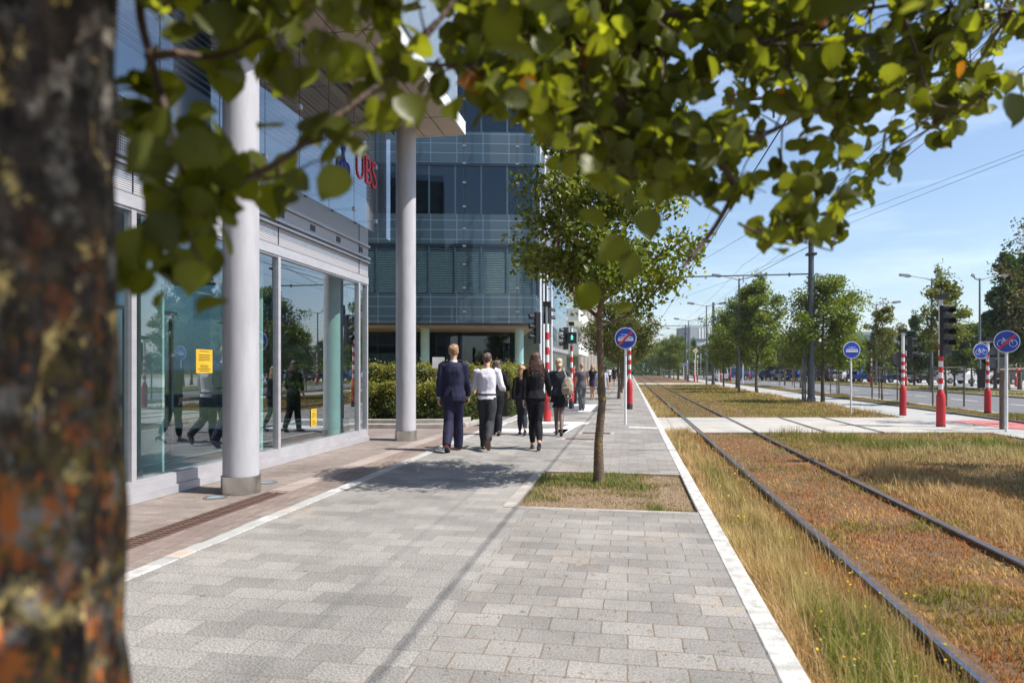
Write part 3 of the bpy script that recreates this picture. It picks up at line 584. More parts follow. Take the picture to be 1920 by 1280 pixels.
frameM = M('window_frame_blue_grey', (.20, .25, .28), .45, .3); blind = M('blind_slats', (.40, .50, .48), .5, .2); darkin = M('dark_interior', (.012, .018, .025), .7)
fl = [(3.40, 4.78, 6.96), (6.96, 8.25, 10.50), (10.50, 11.85, 14.05), (14.05, 15.4, 17.6), (17.6, 18.95, 21.15)]
for i, (z0, z1, z2) in enumerate(fl):
    MB().box(WL, -.02, 0, .4, z0+.002, z1).build('spandrel', spm, b2)
    MB().box(WL, -.1, .9, 1.0, z1, z2).build('inner_wall', darkin if i else M('blue_green_blind_backing', (.10, .19, .20), .8), b2)
    MB().box(WL, -.02, .0, .16, z2-.12, z2).build('lintel', MT['aludark'], b2)
    for j in range(12):
        x = -.04-j*1.14
        if x-1.14 < WL: break
        f = MB().box(x-.07, x, .02, .2, z1, z2-.12).build('window', frameM, b2)
        MB().box(x-1.14+.0, x-.07, .12, .13, z1+.01, z2-.13).build('pane', GL['win'], f)
        if i == 0 or (i == 3):
            b = MB()
            for k in range(27): zz = z1+.05+k*.075; b.add([(x-1.13, .04, zz), (x-.08, .04, zz), (x-.08, .085, zz+.05), (x-1.13, .085, zz+.05)], [(0, 1, 2, 3)])
            b.build('blind', blind, f, fix=False)
    if i == 1 or i == 2:
        rr = random.Random(i); b = MB()
        for j in range(9): x = -1-j*1.3; b.box(x, x+.7, .55, .75, z1+.02, z1+.06).box(x+.1, x+.14+rr.random()*.3, .6, .65, z1+.06, z1+rr.uniform(.15, .5))
        b.build('office_desks', M('desk_things', (.35, .33, .30), .6), b2)
        MB().box(WL, -.1, .3, .9, z2-.02, z2).build('ceiling_edge', MT['paper'], b2)
zc_ = None
for x in (-.02, -3.1, -5.38, -7.6, -9.9, -12.2):
    xa_ = x-2.27 if x < -1 else -3.08; g = MB().add([(xa_, -.61, 3.55), (x-.01, -.61, 3.55), (x-.01, -.61, 21.15), (xa_, -.61, 21.15)], [(0, 1, 2, 3)]).build('skin_panel', GL['far'], b2)
    for z0, z1, z2 in fl[:3]:
        for zz in (z0+.5, z1+.15, (z1+z2)/2+.05, z2-.25):
            if zc_ is None: c_ = MB().box(-.05, .09, -.66, -.59, 0, .07).build('clamp', MT['steel'], g); zc_ = c_
            else: c_ = zc_.copy(); col.objects.link(c_); c_.parent = g
            c_.location = (x-(.8 if x > -1 else 0), 0, zz)
    MB().box(x-.012-(.8 if x > -1 else 0), x+.012-(.8 if x > -1 else 0), -.615, -.600, 3.55, 21.15).build('joint', MT['aludark'], g)
MB().box(WL, 0, -.60, .0, 3.43, 3.46).build('walkway_grating', MT['aludark'], b2)
# ground floor: recessed dark glass, light columns, beige soffit
MB().box(WL, -.02, .2, 9, 3.30, 3.40).build('soffit', MT['soffit'], b2)
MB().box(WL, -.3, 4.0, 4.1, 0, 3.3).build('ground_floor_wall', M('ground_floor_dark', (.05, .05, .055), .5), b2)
b = MB()
for k in range(7): b.box(-1.2-k*2.1, -1.1-k*2.1, 3.9, 4.0, 0, 3.3)
b.build('ground_floor_frame', frameM, b2)
MB().box(WL, -.4, 3.88, 3.892, 0, 3.3).build('ground_floor_glazing', GL['win'], b2)
for x in (-.62, -4.9, -9.2): MB().lathe([(.2, 0), (.2, 3.3)], 24, (x, 1.2, 0)).build('column', MT['teal'], b2, smooth=True)
MB().box(WL, -.02, .4, 12, 3.40, 21.15).build('core', darkin, b2)
# right side wing running away along the street, with an open glass screen
sd = MB(); q = b2.rotation_euler.z
A_ = Vector((pc.x, pc.y)); ends = []
rotm = Matrix.Rotation(-q, 3, 'Z')
def wl(x, y, z): v = rotm @ Vector((x-pc.x, y-pc.y, 0)); return (v.x, v.y, z)
def wallseg(mb, x0, y0, x1, y1, z0, z1, th=.1):
    dx, dy = x1-x0, y1-y0; l = math.hypot(dx, dy); nx, ny = -dy/l*th, dx/l*th
    pp = [(x0, y0), (x1, y1), (x1+nx, y1+ny), (x0+nx, y0+ny)]
    mb.add([wl(a, c, z0) for a, c in pp]+[wl(a, c, z1) for a, c in pp], [(0, 3, 2, 1), (4, 5, 6, 7), (0, 1, 5, 4), (1, 2, 6, 5), (2, 3, 7, 6), (3, 0, 4, 7)])
xs_, ys_ = pc.x+.02, pc.y+.1
for z0, z1, z2 in fl:
    sd.mat(0); wallseg(sd, xs_, ys_, xs_-.8, ys_+17, z0, z1); sd.mat(1); wallseg(sd, xs_-.05, ys_, xs_-.85, ys_+17, z1, z2)
    sd.mat(2)
    for k in range(12): wallseg(sd, xs_+.0-k*.066, ys_+k*1.4, xs_-k*.066-.005, ys_+k*1.4+.1, z1, z2)
sd.build('side_wing', [spm, darkin, frameM], b2)
sk = MB(); wallseg(sk, xs_+.5, ys_-.3, xs_-.1, ys_+16, 3.6, 21, .012); sk.build('skin_panel', GL['far'], b2)

# further along: glass building with white balcony slabs, round columns, dark glass block
def block(name, label, px0, z0c, px1, z1c, h, mats, floors, depth=14):
    a, c = W((px0-960)/FP*z0c, z0c), W((px1-960)/FP*z1c, z1c)
    d = (c-a); l = d.length; r = empty(name, (a.x, a.y, 0), math.atan2(d.y, d.x), label=label, cat='building'); return r, l
r, l = block('far_office_building', 'distant glass building with white balcony slabs behind the pedestrian signals', 1030, 52, 1088, 80, 0, None, 5)
fh = 3.3
MB().box(-.0, l, .3, 14, 0, 25).build('wall', M('far_glass_wall', (.16, .22, .21), .15, .3, col2=(.28, .33, .24), scale=.35, hi=.55), r)
for i in range(7):
    MB().box(l*.55, l+.6, -.9, .3, 1.6+fh*i+1.4, 1.6+fh*i+2.6).build('balcony', MT['white'], r)
    f = MB().box(0, l*.55, .18, .3, fh*(i+1)-.3, fh*(i+1)).build('spandrel', MT['alu'], r)
b = MB()
for k in range(9): b.box(l*.06*k, l*.06*k+.12, .15, .3, 0, 25)
b.build('mullions', MT['alu'], r)
r = empty('columned_building', W((1085-960)/FP*88, 88), R(90)-R(1), label='distant building front with tall round concrete columns', cat='building')
MB().box(0, 46, 1.4, 14, 0, 22).build('wall', M('dark_far_glass', (.03, .07, .08), .15, .2, col2=(.09, .15, .16), scale=.25), r)
for k in range(7): MB().lathe([(.62, 0), (.62, 16)], 20, (1+k*6.2, .1, 0)).build('column', MT['concrete'], r, smooth=True)
MB().box(-.5, 46, -.8, 1.4, 16, 18.5).build('cornice', MT['concrete'], r)

# flags in front of the wing
for i, (px, z, h) in enumerate(((1013, 24.5, 9.5), (1019, 26.5, 9.5), (1026, 28.5, 9.5), (1034, 31, 9.5))):
    p = W((px-960)/FP*z, z)
    r = empty('flagpole', p, label=['slim white flagpole nearest the glass building corner', 'second slim flagpole behind the first signal', 'third slim flagpole in the row by the glass wing', 'farthest slim flagpole in the row by the glass wing'][i], cat='flagpole', group='flagpoles by the glass building')
    MB().tube([(0, 0, 0), (0, 0, h)], [.055, .03], 8).build('pole', MT['signwhite'], r, smooth=True)
    b = MB(); n = 8; zz = [h-.1, h-1.0, h-2.2, h-3.6] if i != 2 else [h-.1, h-1, h-2, h-3]
    vs = []; 
    for j, z_ in enumerate(zz):
        for k in range(n+1): vs.append((.03+k*(.075-.006*j), .06*math.sin(k*1.9+j), z_-.05*k*(1 if j else 0)-.1*abs(math.sin(k*1.3))))
    fs = [(j*(n+1)+k, j*(n+1)+k+1, (j+1)*(n+1)+k+1, (j+1)*(n+1)+k) for j in range(3) for k in range(n)]
    b.add(vs, fs).build('flag', MT['signwhite'] if i != 2 else M('pink_flag', (.55, .03, .13), .6), r, smooth=True)

# ------------------------------------------------------------------ hedges with stone edging
def hedge(name, label, path, h, wdt, n, seed, kerb=True):
    r = np.random.default_rng(seed); pts = [W(*p) for p in path]
    base = empty(name, pts[0], label=label, cat='hedge')
    seg = [(pts[i+1]-pts[i]).length for i in range(len(pts)-1)]; tot = sum(seg); pos = []; cols = []
    cum = np.cumsum([0]+seg)
    s = r.uniform(0, tot, n); idx = np.clip(np.searchsorted(cum, s)-1, 0, len(seg)-1); tt_ = (s-cum[idx])/np.array(seg)[idx]
    A = np.array([p[:] for p in pts]); D = A[idx+1]-A[idx]; Pn = A[idx]+D*tt_[:, None]; nrm = np.stack([-D[:, 1], D[:, 0], 0*D[:, 0]], 1); nrm /= np.linalg.norm(nrm, axis=1)[:, None]
    face = r.random(n); lat = np.where(face < .45, -wdt/2, np.where(face < .55, wdt/2, r.uniform(-wdt/2, wdt/2, n))); z = np.where(face < .55, r.uniform(.03, h, n), h)
    bumpv = .10*fnoise(s*3, z*4, 2.2, seed)
    lat = lat*(1+bumpv*1.2)+r.normal(0, .035, n); z = z + np.where(face >= .55, bumpv*.9, 0)+r.normal(0, .03, n); z = np.where(r.random(n) < .03, z+r.uniform(0, .22, n), z)
    edge = np.minimum(h-z, .15).clip(0)/.15; lat *= (.90+.1*edge)
    Pn = Pn + nrm*lat[:, None]; Pn[:, 2] = z; Pn -= np.array(pts[0][:])
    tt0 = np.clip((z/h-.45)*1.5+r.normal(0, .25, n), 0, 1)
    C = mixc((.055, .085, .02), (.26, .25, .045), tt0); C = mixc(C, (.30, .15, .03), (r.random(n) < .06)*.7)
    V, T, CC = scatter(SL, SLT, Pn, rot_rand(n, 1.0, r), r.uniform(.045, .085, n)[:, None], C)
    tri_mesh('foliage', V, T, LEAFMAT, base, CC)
    b = MB(); w2 = wdt/2-.09
    for i in range(len(pts)-1):
        d = (pts[i+1]-pts[i]).normalized(); nn = Vector((-d.y, d.x, 0)); a, c = pts[i]-pts[0], pts[i+1]-pts[0]
        b.add([a-nn*w2, c-nn*w2, c+nn*w2, a+nn*w2]+[v+Vector((0, 0, h-.1)) for v in (a-nn*w2, c-nn*w2, c+nn*w2, a+nn*w2)], [(0, 3, 2, 1), (4, 5, 6, 7), (0, 1, 5, 4), (1, 2, 6, 5), (2, 3, 7, 6), (3, 0, 4, 7)])
    b.build('branches', M('hedge_twigs', (.03, .03, .015), .9, bump=.5), base)
hedge('hedge', 'lower clipped hedge in front, yellowish tips over dark green leaves', [(-6.2, 18.6), (-3.0, 18.35), (-1.75, 18.5), (-.95, 19.6)], 1.02, 1.0, 30000, 51)
hedge('hedge', 'taller clipped hedge behind the lower one, ending near the blonde woman', [(-6.5, 20.6), (-2.2, 20.3), (-.6, 21.2), (.05, 24.5)], 1.5, 1.1, 34000, 52)
def kerbrun(label, pts, wd, h):
    b = MB()
    q = [W(*p) for p in pts]
    for i in range(len(q)-1):
        d = (q[i+1]-q[i]); l = d.length; d.normalize(); nn = Vector((-d.y, d.x, 0))*wd; n = max(1, int(l/.9))
        for k in range(n):
            a, c = q[i]+d*(l*k/n), q[i]+d*(l*(k+1)/n-.01)
            b.add([a, c, c+nn, a+nn]+[v+Vector((0, 0, h)) for v in (a, c, c+nn, a+nn)], [(0, 3, 2, 1), (4, 5, 6, 7), (0, 1, 5, 4), (1, 2, 6, 5), (2, 3, 7, 6), (3, 0, 4, 7)])
    tag(b.build('stone_edging', MT['concrete'], bevel=.01), kind='structure')
kerbrun('', [(-6.6, 17.15), (-2.6, 16.95), (-1.15, 17.15), (-.85, 18.1), (-.80, 20.3)], .22, .10)
kerbrun('', [(-6.6, 17.6), (-2.6, 17.4), (-1.3, 17.6), (-1.1, 18.4)], .2, .18)
kerbrun('', [(-.95, 24.6), (.35, 25.3)], .3, .22)
sheet('planting_bed', M('bed_soil', (.12, .09, .065), .95, bump=.5), [tuple(W(*p, .03)) for p in ((-7, 17.8), (-1.3, 17.8), (-.9, 19.6), (.2, 25), (.2, 28), (-7, 28))])
sheet('side_road', MT['asphalt'], [tuple(W(*p, .002)) for p in ((-.75, 18.2), (.25, 25.2), (-.2, 29), (3.2, 34), (3.6, 24.6))])
# ------------------------------------------------------------------ trees
BARK = M('tree_bark', (.17, .12, .075), .9, col2=(.09, .065, .045), scale=9, bump=.8, bscale=40, stretch=(1, 1, .25))
BARKL = M('lichened_bark', (.13, .095, .065), .9, col2=(.30, .19, .05), scale=11, bump=.9, bscale=45, lo=.5, hi=.68, detail=10)
def env_round(t): return math.sin(math.pi*min(max(t, 0), 1)**.8)**.6
def env_cone(t): return (1-t)**.75*min(1, t*6+.35)
def make_tree(name, label, cat, loc, H, trunk_h, rad, env, nleaf, lsize, c1, c2, seed, group=None, tr=.07, nl=16, gaps=.0, bark=None, lean=(0, 0), flat=.8, limbs=4, zoff=0):
    r = np.random.default_rng(seed); base = empty(name, loc, label=label, cat=cat, group=group)
    b = MB(); top = Vector((lean[0], lean[1], H*.93)); n = 10
    tp = [Vector((lean[0]*(i/n)**1.4+.012*H*math.sin(i*1.7+seed)*.4, lean[1]*(i/n)+.01*H*math.cos(i*2.1+seed)*.4, H*.93*i/n)) for i in range(n+1)]; tp[0] = Vector((0, 0, -.1))
    b.tube(tp, [tr*1.35]+[tr*(1-.88*i/n) for i in range(1, n+1)], 10)
    ends = []
    for k in range(nl):
        t = (k+.3)/nl; z0 = trunk_h*.92+(H*.86-trunk_h*.92)*t; ti = z0/(H*.93)*n; i0 = min(int(ti), n-1); p0 = tp[i0].lerp(tp[i0+1], ti-i0)
        an = k*2.4+r.uniform(-.5, .5); R_ = rad*env((z0+.12*H-trunk_h)/(H-trunk_h))*r.uniform(.7, 1.08)+.05
        ri = r.uniform(.08, .25)*H*.5
        p3 = p0+Vector((math.cos(an)*R_, math.sin(an)*R_, ri)); p1 = p0.lerp(p3, .4)+Vector((0, 0, -.03*H*.5)); p2 = p0.lerp(p3, .72)
        r0 = tr*.42*(1-.6*t)+.004; b.tube([p0, p1, p2, p3], [r0, r0*.7, r0*.45, r0*.18], 6)
        ends += [(p3, 1.0), (p2, .9), (p1.lerp(p2, .5), .7)]
        for j in range(3):
            q = p0.lerp(p3, r.uniform(.4, .95)); dd = Vector(r.normal(size=3)); dd.z = abs(dd.z)*.7; dd.normalize(); q2 = q+dd*R_*r.uniform(.25, .5)
            b.tube([q, q.lerp(q2, .5)+Vector((0, 0, .01*H)), q2], [r0*.35, r0*.22, r0*.1], 5); ends += [(q2, .9), (q.lerp(q2, .6), .7)]
    ends += [(tp[-1]+Vector((0, 0, H*.05)), .6), (tp[-1]+Vector((0, 0, -H*.03)), .7), (tp[-2], .8)]
    b.build('trunk', bark or BARK, base, smooth=True)
    E = np.array([e[0][:] for e in ends]); wg = np.array([e[1] for e in ends]); wg = wg*r.uniform(.3, 1.6, len(wg)); wg /= wg.sum()
    idx = r.choice(len(E), nleaf, p=wg); cr = rad*r.uniform(.19, .36, len(E)); off = r.normal(size=(nleaf, 3)); off /= np.linalg.norm(off, axis=1)[:, None]; off *= (r.random(nleaf)**.45)[:, None]*cr[idx][:, None]; off[:, 2] *= flat
    pos = E[idx]+off; pos[:, 2] = np.maximum(pos[:, 2], trunk_h*.82)
    tone = np.clip(r.normal(.45, .22, nleaf)+r.normal(0, .16, len(E))[idx], 0, 1); C = mixc(c1, c2, tone)
    V, T, CC = scatter(SL if lsize > .075 else SL, SLT, pos, rot_rand(nleaf, .8, r), (lsize*r.uniform(.65, 1.3, nleaf))[:, None], C)
    tri_mesh('crown', V, T, LEAFMAT, base, CC)
    return base
def put(o, p, s=1.0, rz=0.0, label=None):
    o.location = p; o.scale = (s, s, s); o.rotation_euler = (0, 0, rz)
    if label: o['label'] = label
    return o
# street tree in the pit and the row behind it
tp_ = P(1123, 903)
t0 = make_tree('street_tree', 'near street tree with lichened trunk in the grass pit', 'tree', tp_, 5.6, 2.15, 1.12, env_round, 23000, .074, (.075, .105, .016), (.32, .34, .045), 61, tr=.062, nl=28, bark=BARKL, lean=(.10, -.05), group='trees along the pavement')
t0.rotation_euler = (0, 0, .4)
rowproto = make_tree('street_tree', 'slim trunk street tree, next one beyond the near tree', 'tree', (-.52, 34.5, 0), 5.0, 2.1, 1.75, env_round, 8500, .125, (.06, .08, .015), (.20, .20, .04), 62, tr=.075, group='trees along the pavement')
ords = ['second', 'third', 'fourth', 'fifth', 'sixth', 'seventh', 'eighth']
for i in range(7):
    c = copy_tree(rowproto); put(c, (-.5, 43.5+i*9+(i > 3)*8, 0), 1.0+.06*((i*7) % 3), i*1.3, '%s of the pavement trees beyond the near tree' % ords[i])
# tree overhead off to the right, whose shade falls across the tracks
mt = make_tree('median_tree', 'median tree beside the path just right of view', 'tree', (8.3, 10.4, GZ), 7.4, 1.9, 1.45, env_round, 13000, .11, (.05, .09, .02), (.15, .20, .04), 64, tr=.08, group='trees along the path')
def pj(X, Y): return (X, Y, GZ)
def MX(px, X): return YX(px, X)
G1, G2 = (.06, .10, .018), (.30, .34, .05)
tA = make_tree('median_tree', 'nearest full round tree left of the blue tram sign', 'tree', P(1543, 753, GZ), 6.2, 1.7, 2.0, env_round, 19000, .125, G1, G2, 65, tr=.09, group='trees along the path', nl=26)
tB = make_tree('median_tree', 'tall tree left of the full round tree', 'tree', P(1419, 735, GZ), 8.4, 1.9, 1.7, env_round, 15000, .16, G1, G2, 66, tr=.10, group='trees along the path', nl=30)
for i, (px, py, s, lb) in enumerate(((1382, 729.5, .95, 'third tree from the right along the path'), (1357, 724.5, .80, 'fourth tree from the right along the path'), (1272, 711.5, .9, 'fifth tree along the path, right end of the far clump'),
        (1263, 710, .92, 'sixth tree along the path, in the far clump'), (1254, 708.5, .95, 'seventh tree along the path, in the far clump'), (1245, 707, 1.0, 'eighth tree along the path, in the far clump'),
        (1237, 705.5, 1.05, 'ninth tree along the path, in the far clump'), (1229, 704.5, 1.05, 'left end tree of the far clump along the path'), (1221, 703, 1.1, 'smallest farthest tree left of the far clump'))):
    c = copy_tree(tB if i % 2 else tA); put(c, P(px, py, GZ), s if i % 2 else s*1.25, i*1.1, lb)
# young staked trees on the narrow strip
def stakes(p, label, n=3, d=.62, h=1.75):
    s = empty('tree_stakes', p, label=label, cat='tree stakes', group='wooden stake frames')
    q = [(-d, -d*.6), (d, -d*.6), (d*.1, d)] if n == 3 else [(-d, -d), (d, -d), (d, d), (-d, d)]
    for x, y in q: MB().tube([(x, y, -.1), (x, y, h)], .038, 8).build('post', MT['stake'], s, smooth=True)
    for (a, c) in zip(q, q[1:]+q[:1]): MB().tube([(a[0], a[1], h-.08), (c[0], c[1], h-.08)], .03, 6).build('rail', MT['stake'], s, smooth=True)
    MB().tube([(q[0][0], q[0][1], h-.3), (0, 0, h-.2), (q[1][0], q[1][1], h-.3)], .012, 5).build('strap', MT['darkfoot'], s)
    return s
O1, O2 = (.085, .11, .03), (.26, .25, .07)
y1 = make_tree('young_tree', 'young olive green staked tree behind the red bollard post', 'tree', P(1654, 748, GZ), 5.3, 2.0, .95, env_round, 4200, .12, O1, O2, 71, tr=.05, group='young staked trees', nl=14)
stakes(P(1654, 748, GZ), 'stake frame round the young tree behind the small red post')
y2 = copy_tree(y1); put(y2, P(1773, 760, GZ), 1.12, 2.0, 'young staked tree behind the tall black signal'); stakes(P(1771, 760, GZ), 'stake frame directly behind the tall black signal')
tl = make_tree('young_tree', 'very tall slim young tree rising above the black signal', 'tree', P(1762, 741, GZ), 8.3, 2.6, .95, env_cone, 2300, .12, O1, O2, 72, tr=.06, group='young staked trees', nl=18)
y4 = copy_tree(y1); put(y4, P(1573, 738, GZ), .95, 1.0, 'young staked tree left of the blue tram sign'); stakes(P(1573, 738, GZ), 'stake frame just left of the blue tram sign pole')
y5 = copy_tree(y1); put(y5, P(1472, 722, GZ), 1.05, 3.0, 'small pale staked tree between the two full trees'); stakes(P(1472, 722, GZ), 'stake frame between the two full trees')
y6 = copy_tree(y1); put(y6, P(1502, 727, GZ), .9, 4.0, 'small staked tree behind the left edge of the full round tree'); stakes(P(1502, 727, GZ), 'stake frame behind the full round tree trunk')
# stake frame and tree at the right edge
p = P(1879, 804, GZ); s = empty('tree_stakes', p, label='close weathered stake with crossbar at the right picture edge', cat='tree stakes')
dX = W(1, 0)
MB().tube([(0, 0, -.1), (0, 0, 1.72)], .062, 12).build('post', MT['stake'], s, smooth=True)
MB().tube([(1.35*dX.x, 1.35*dX.y, -.1), (1.35*dX.x, 1.35*dX.y, 1.72)], .06, 12).build('post', MT['stake'], s, smooth=True)
MB().tube([(-.12*dX.x, -.12*dX.y-.06, 1.55), (1.5*dX.x, 1.5*dX.y-.06, 1.60)], .055, 12).build('rail', MT['stake'], s, smooth=True)
MB().lathe([(.03, -.03), (.05, 0), (.03, .03)], 10, (.32, -.12, 1.57)).build('ribbon', MT['red'], s)
rt = make_tree('median_tree', 'tree at the right edge whose thin reddish twigs reach into view', 'tree', W(.775*19.5, 19.5, GZ), 6.4, 2.2, 1.15, env_round, 2200, .085, (.08, .06, .03), (.20, .17, .05), 73, tr=.05, group='trees along the path', nl=16)
# darker trees beyond the road
dk = make_tree('roadside_tree', 'dark narrow tree beyond the road left of the tall black signal', 'tree', P(1714, 722, GZ), 7.6, 1.2, 1.25, env_cone, 8000, .18, (.028, .055, .014), (.09, .14, .03), 81, tr=.1, nl=24, group='trees beyond the road')
dr_ = make_tree('roadside_tree', 'round green tree beyond the road between the lamps', 'tree', P(1822, 724, GZ), 6.2, 1.3, 1.9, env_round, 8500, .18, (.05, .085, .02), (.18, .22, .04), 82, tr=.1, nl=18, group='trees beyond the road')
lst = [(1660, 719, dr_, .9), (1690, 721, dk, .8), (1640, 718, dk, .85), (1612, 717, dr_, .85), (1588, 716, dk, .9), (1560, 716, dr_, .95), (1530, 715, dk, .95), (1505, 714, dr_, 1.0), (1480, 714, dr_, 1.0), (1455, 713, dk, 1.0), (1436, 712.5, dr_, 1.0),
       (1400, 711, dr_, 1.1), (1370, 710, dk, 1.1), (1345, 709, dr_, 1.1), (1320, 708, dr_, 1.1), (1300, 707, dk, 1.1),
       (1742, 722, dr_, .9), (1790, 723, dr_, .95), (1845, 724, dk, .9), (1866, 728, dk, 1.2), (1890, 731, dk, 1.5), (1912, 730, dk, 1.45), (1935, 733, dk, 1.5), (1880, 722, dr_, 1.2), (1950, 728, dr_, 1.3)]
for i, (px, py, src, s) in enumerate(lst):
    nm = 'dark narrow tree' if src is dk else 'round green tree'
    c = copy_tree(src); put(c, P(px, py, GZ), s, i*1.7, '%s beyond the road, %s from the left in that row' % (nm, ['%d%s' % (k, {1: 'st', 2: 'nd', 3: 'rd'}.get(k % 10 if k not in (11, 12, 13) else 0, 'th')) for k in [1+sum(1 for q in lst if q[0] < px)]][0]))

# thin summer haze over the whole place
hzm, t_, b_ = new_mat('air'); t_.nodes.remove(b_); pv = nd(t_, 'ShaderNodeVolumePrincipled'); pv.inputs['Color'].default_value = (.80, .88, 1, 1); pv.inputs['Density'].default_value = .00028; pv.inputs['Anisotropy'].default_value = .2
t_.links.new(pv.outputs[0], t_.nodes['Material Output'].inputs['Volume'])
tag(MB().box(-2600, 2600, -400, 3600, -1.6, 70).build('haze', hzm), kind='stuff')
# distant hill with woods, far tree masses
def ridge(name, label, z, x0, x1, hfun, c, kind, n=220, seed=3, depth=60):
    r = np.random.default_rng(seed); V = []; T = []; cols = []
    xs = np.linspace(x0, x1, n)
    rows = 6
    for j in range(rows):
        for i, x in enumerate(xs):
            f = j/(rows-1); hh = hfun(x)*(f**.6); hh = hh*(1+.0)+ (f > 0)*r.uniform(-.12, .12)*hfun(x)*.5; q = W(x, z+depth*f, GZ-.3+hh); V.append(q[:]); cols.append(np.array(c)*r.uniform(.6, 1.3))
    for j in range(rows-1):
        for i in range(n-1): a = j*n+i; T += [(a, a+1, a+n+1), (a, a+n+1, a+n)]
    o = tri_mesh(name, V, T, M(name+'_woods', c, .95, col2=tuple(k*.5 for k in c), scale=.12 if z > 400 else .5, bump=1, bscale=.3), None); tag(o, kind='structure' if kind == 'structure' else None)
    if kind == 'stuff': tag(o, label, 'trees', kind='stuff')
    return o
ridge('hills', '', 900, -300, 1500, lambda x: 22+9*math.sin(x*.013+1)+5*math.sin(x*.04)+2.5*math.sin(x*.21), (.06, .10, .07), 'structure', 420, 3, 160)
ridge('distant_woods', 'far tree belt along the horizon beyond the parked cars', 190, -6, 330, lambda x: 6.5+1.6*math.sin(x*.09)+1.2*math.sin(x*.31)+.9*math.sin(x*.9), (.045, .08, .03), 'stuff', 500, 4, 14)
fc = np.random.default_rng(5); N = 26000; xx = fc.uniform(-8, 330, N); hh = 6.5+1.6*np.sin(xx*.09)+1.2*np.sin(xx*.31)+.9*np.sin(xx*.9)
zz = fc.random(N)**.7*hh*1.12; zc = 190+14*(zz/hh/1.12)**1.6-fc.uniform(0, 4, N)
pos = np.stack([xx*CT-zc*ST, xx*ST+zc*CT, GZ+zz], 1); C = mixc((.035, .065, .02), (.13, .17, .05), fc.random(N)*.6+.4*fnoise(xx, zz, .4, 3))
V, T, CC = scatter(SL, SLT, pos, rot_rand(N, .8, fc), fc.uniform(.6, 1.3, N)[:, None], C); tag(tri_mesh('distant_woods_foliage', V, T, LEAFMAT, C=CC), 'leafy edge of the far tree belt along the horizon', 'trees', kind='stuff')

# ------------------------------------------------------------------ masts, wires, lamps
MXX = 8.67
mast_lab = ['overhead line mast just right of view with its bracket', 'thick grey overhead line mast behind the full round tree', 'second overhead line mast, left of the tall tree', 'third overhead line mast by the small blue sign', 'fourth overhead line mast in the far row', 'fifth, farthest overhead line mast']
for i, Y in enumerate((12.2, 35.0, 74, 110, 150, 190)):
    r = empty('overhead_line_mast', (MXX, Y, GZ), label=mast_lab[i], cat='mast', group='overhead line masts')
    MB().tube([(0, 0, 0), (0, 0, 8.6)], [.17, .12], 14).build('pole', MT['mast'], r, smooth=True)
    MB().box(-.28, .28, -.28, .28, 0, .04).lathe([(.22, .04), (.2, .25)], 12).build('foot', MT['mast'], r)
    MB().tube([(0, 0, 6.2), (-6.9, 0, 6.2)], .035, 8).tube([(0, 0, 7.6), (-2.6, 0, 6.22)], .015, 6).tube([(-3.15, 0, 6.2), (-3.15, 0, 5.85)], .02, 6).tube([(-6.25, 0, 6.2), (-6.25, 0, 5.85)], .02, 6).build('bracket', MT['mast'], r)
    MB().lathe([(.03, 0), (.06, .03), (.03, .06), (.06, .09), (.03, .12), (.06, .15), (.03, .18)], 10, (-1.0, 0, 6.1)).box(-.22, .22, -.22, .22, 7.1, 7.2).build('insulator', MT['darkfoot'], r)
    if i == 1:
        MB().box(-.42, -.34, -.06, .06, 0, 2.6).box(-.30, -.24, -.06, .06, 0, 2.6).build('cable_duct', MT['mast'], r)
wl_lab = ['contact wire over the nearer track', 'support cable over the nearer track', 'contact wire over the farther track', 'support cable over the farther track']
YS = [-20, 12.2, 35, 74, 110, 150, 190, 300]
for i, (X, z, sag, rad) in enumerate(((2.42, 5.35, 0, .013), (2.42, 6.1, .45, .004), (5.52, 5.75, 0, .006), (5.52, 6.25, .45, .006))):
    b = MB(); pts = []
    for a, c in zip(YS[:-1], YS[1:]):
        for k in range(8): f = k/8; pts.append((X, a+(c-a)*f, z+.35*(i % 2)-(sag*4*f*(1-f)*.6)))
    b.tube([Vector(p_)-Vector((X, -20, z)) for p_ in pts], rad, 5); o = b.build('overhead_wire', MT['wire']); o.location = (X, -20, z); tag(o, wl_lab[i], 'wire', 'overhead tram wires')
for i, (a, c) in enumerate((((12.8, 2, 9.2), (2.42, 34.8, 6.2)), ((16, 9, 8.6), (8.67, 35, 7.8)), ((8.67, 35, 7.4), (2.42, 52, 6.3)), ((19, 12, 9.8), (8.67, 35, 8.2)))):
    o = MB().tube([Vector((0, 0, 0)), (Vector(c)-Vector(a))*.5-Vector((0, 0, .12)), Vector(c)-Vector(a)], .007, 5).build('span_wire', MT['wire']); o.location = a
    tag(o, ['long slanting stay wire crossing the open sky', 'upper stay wire at the top right reaching the thick mast', 'stay wire running left from the thick mast', 'highest stay wire at the right edge'][i], 'wire')
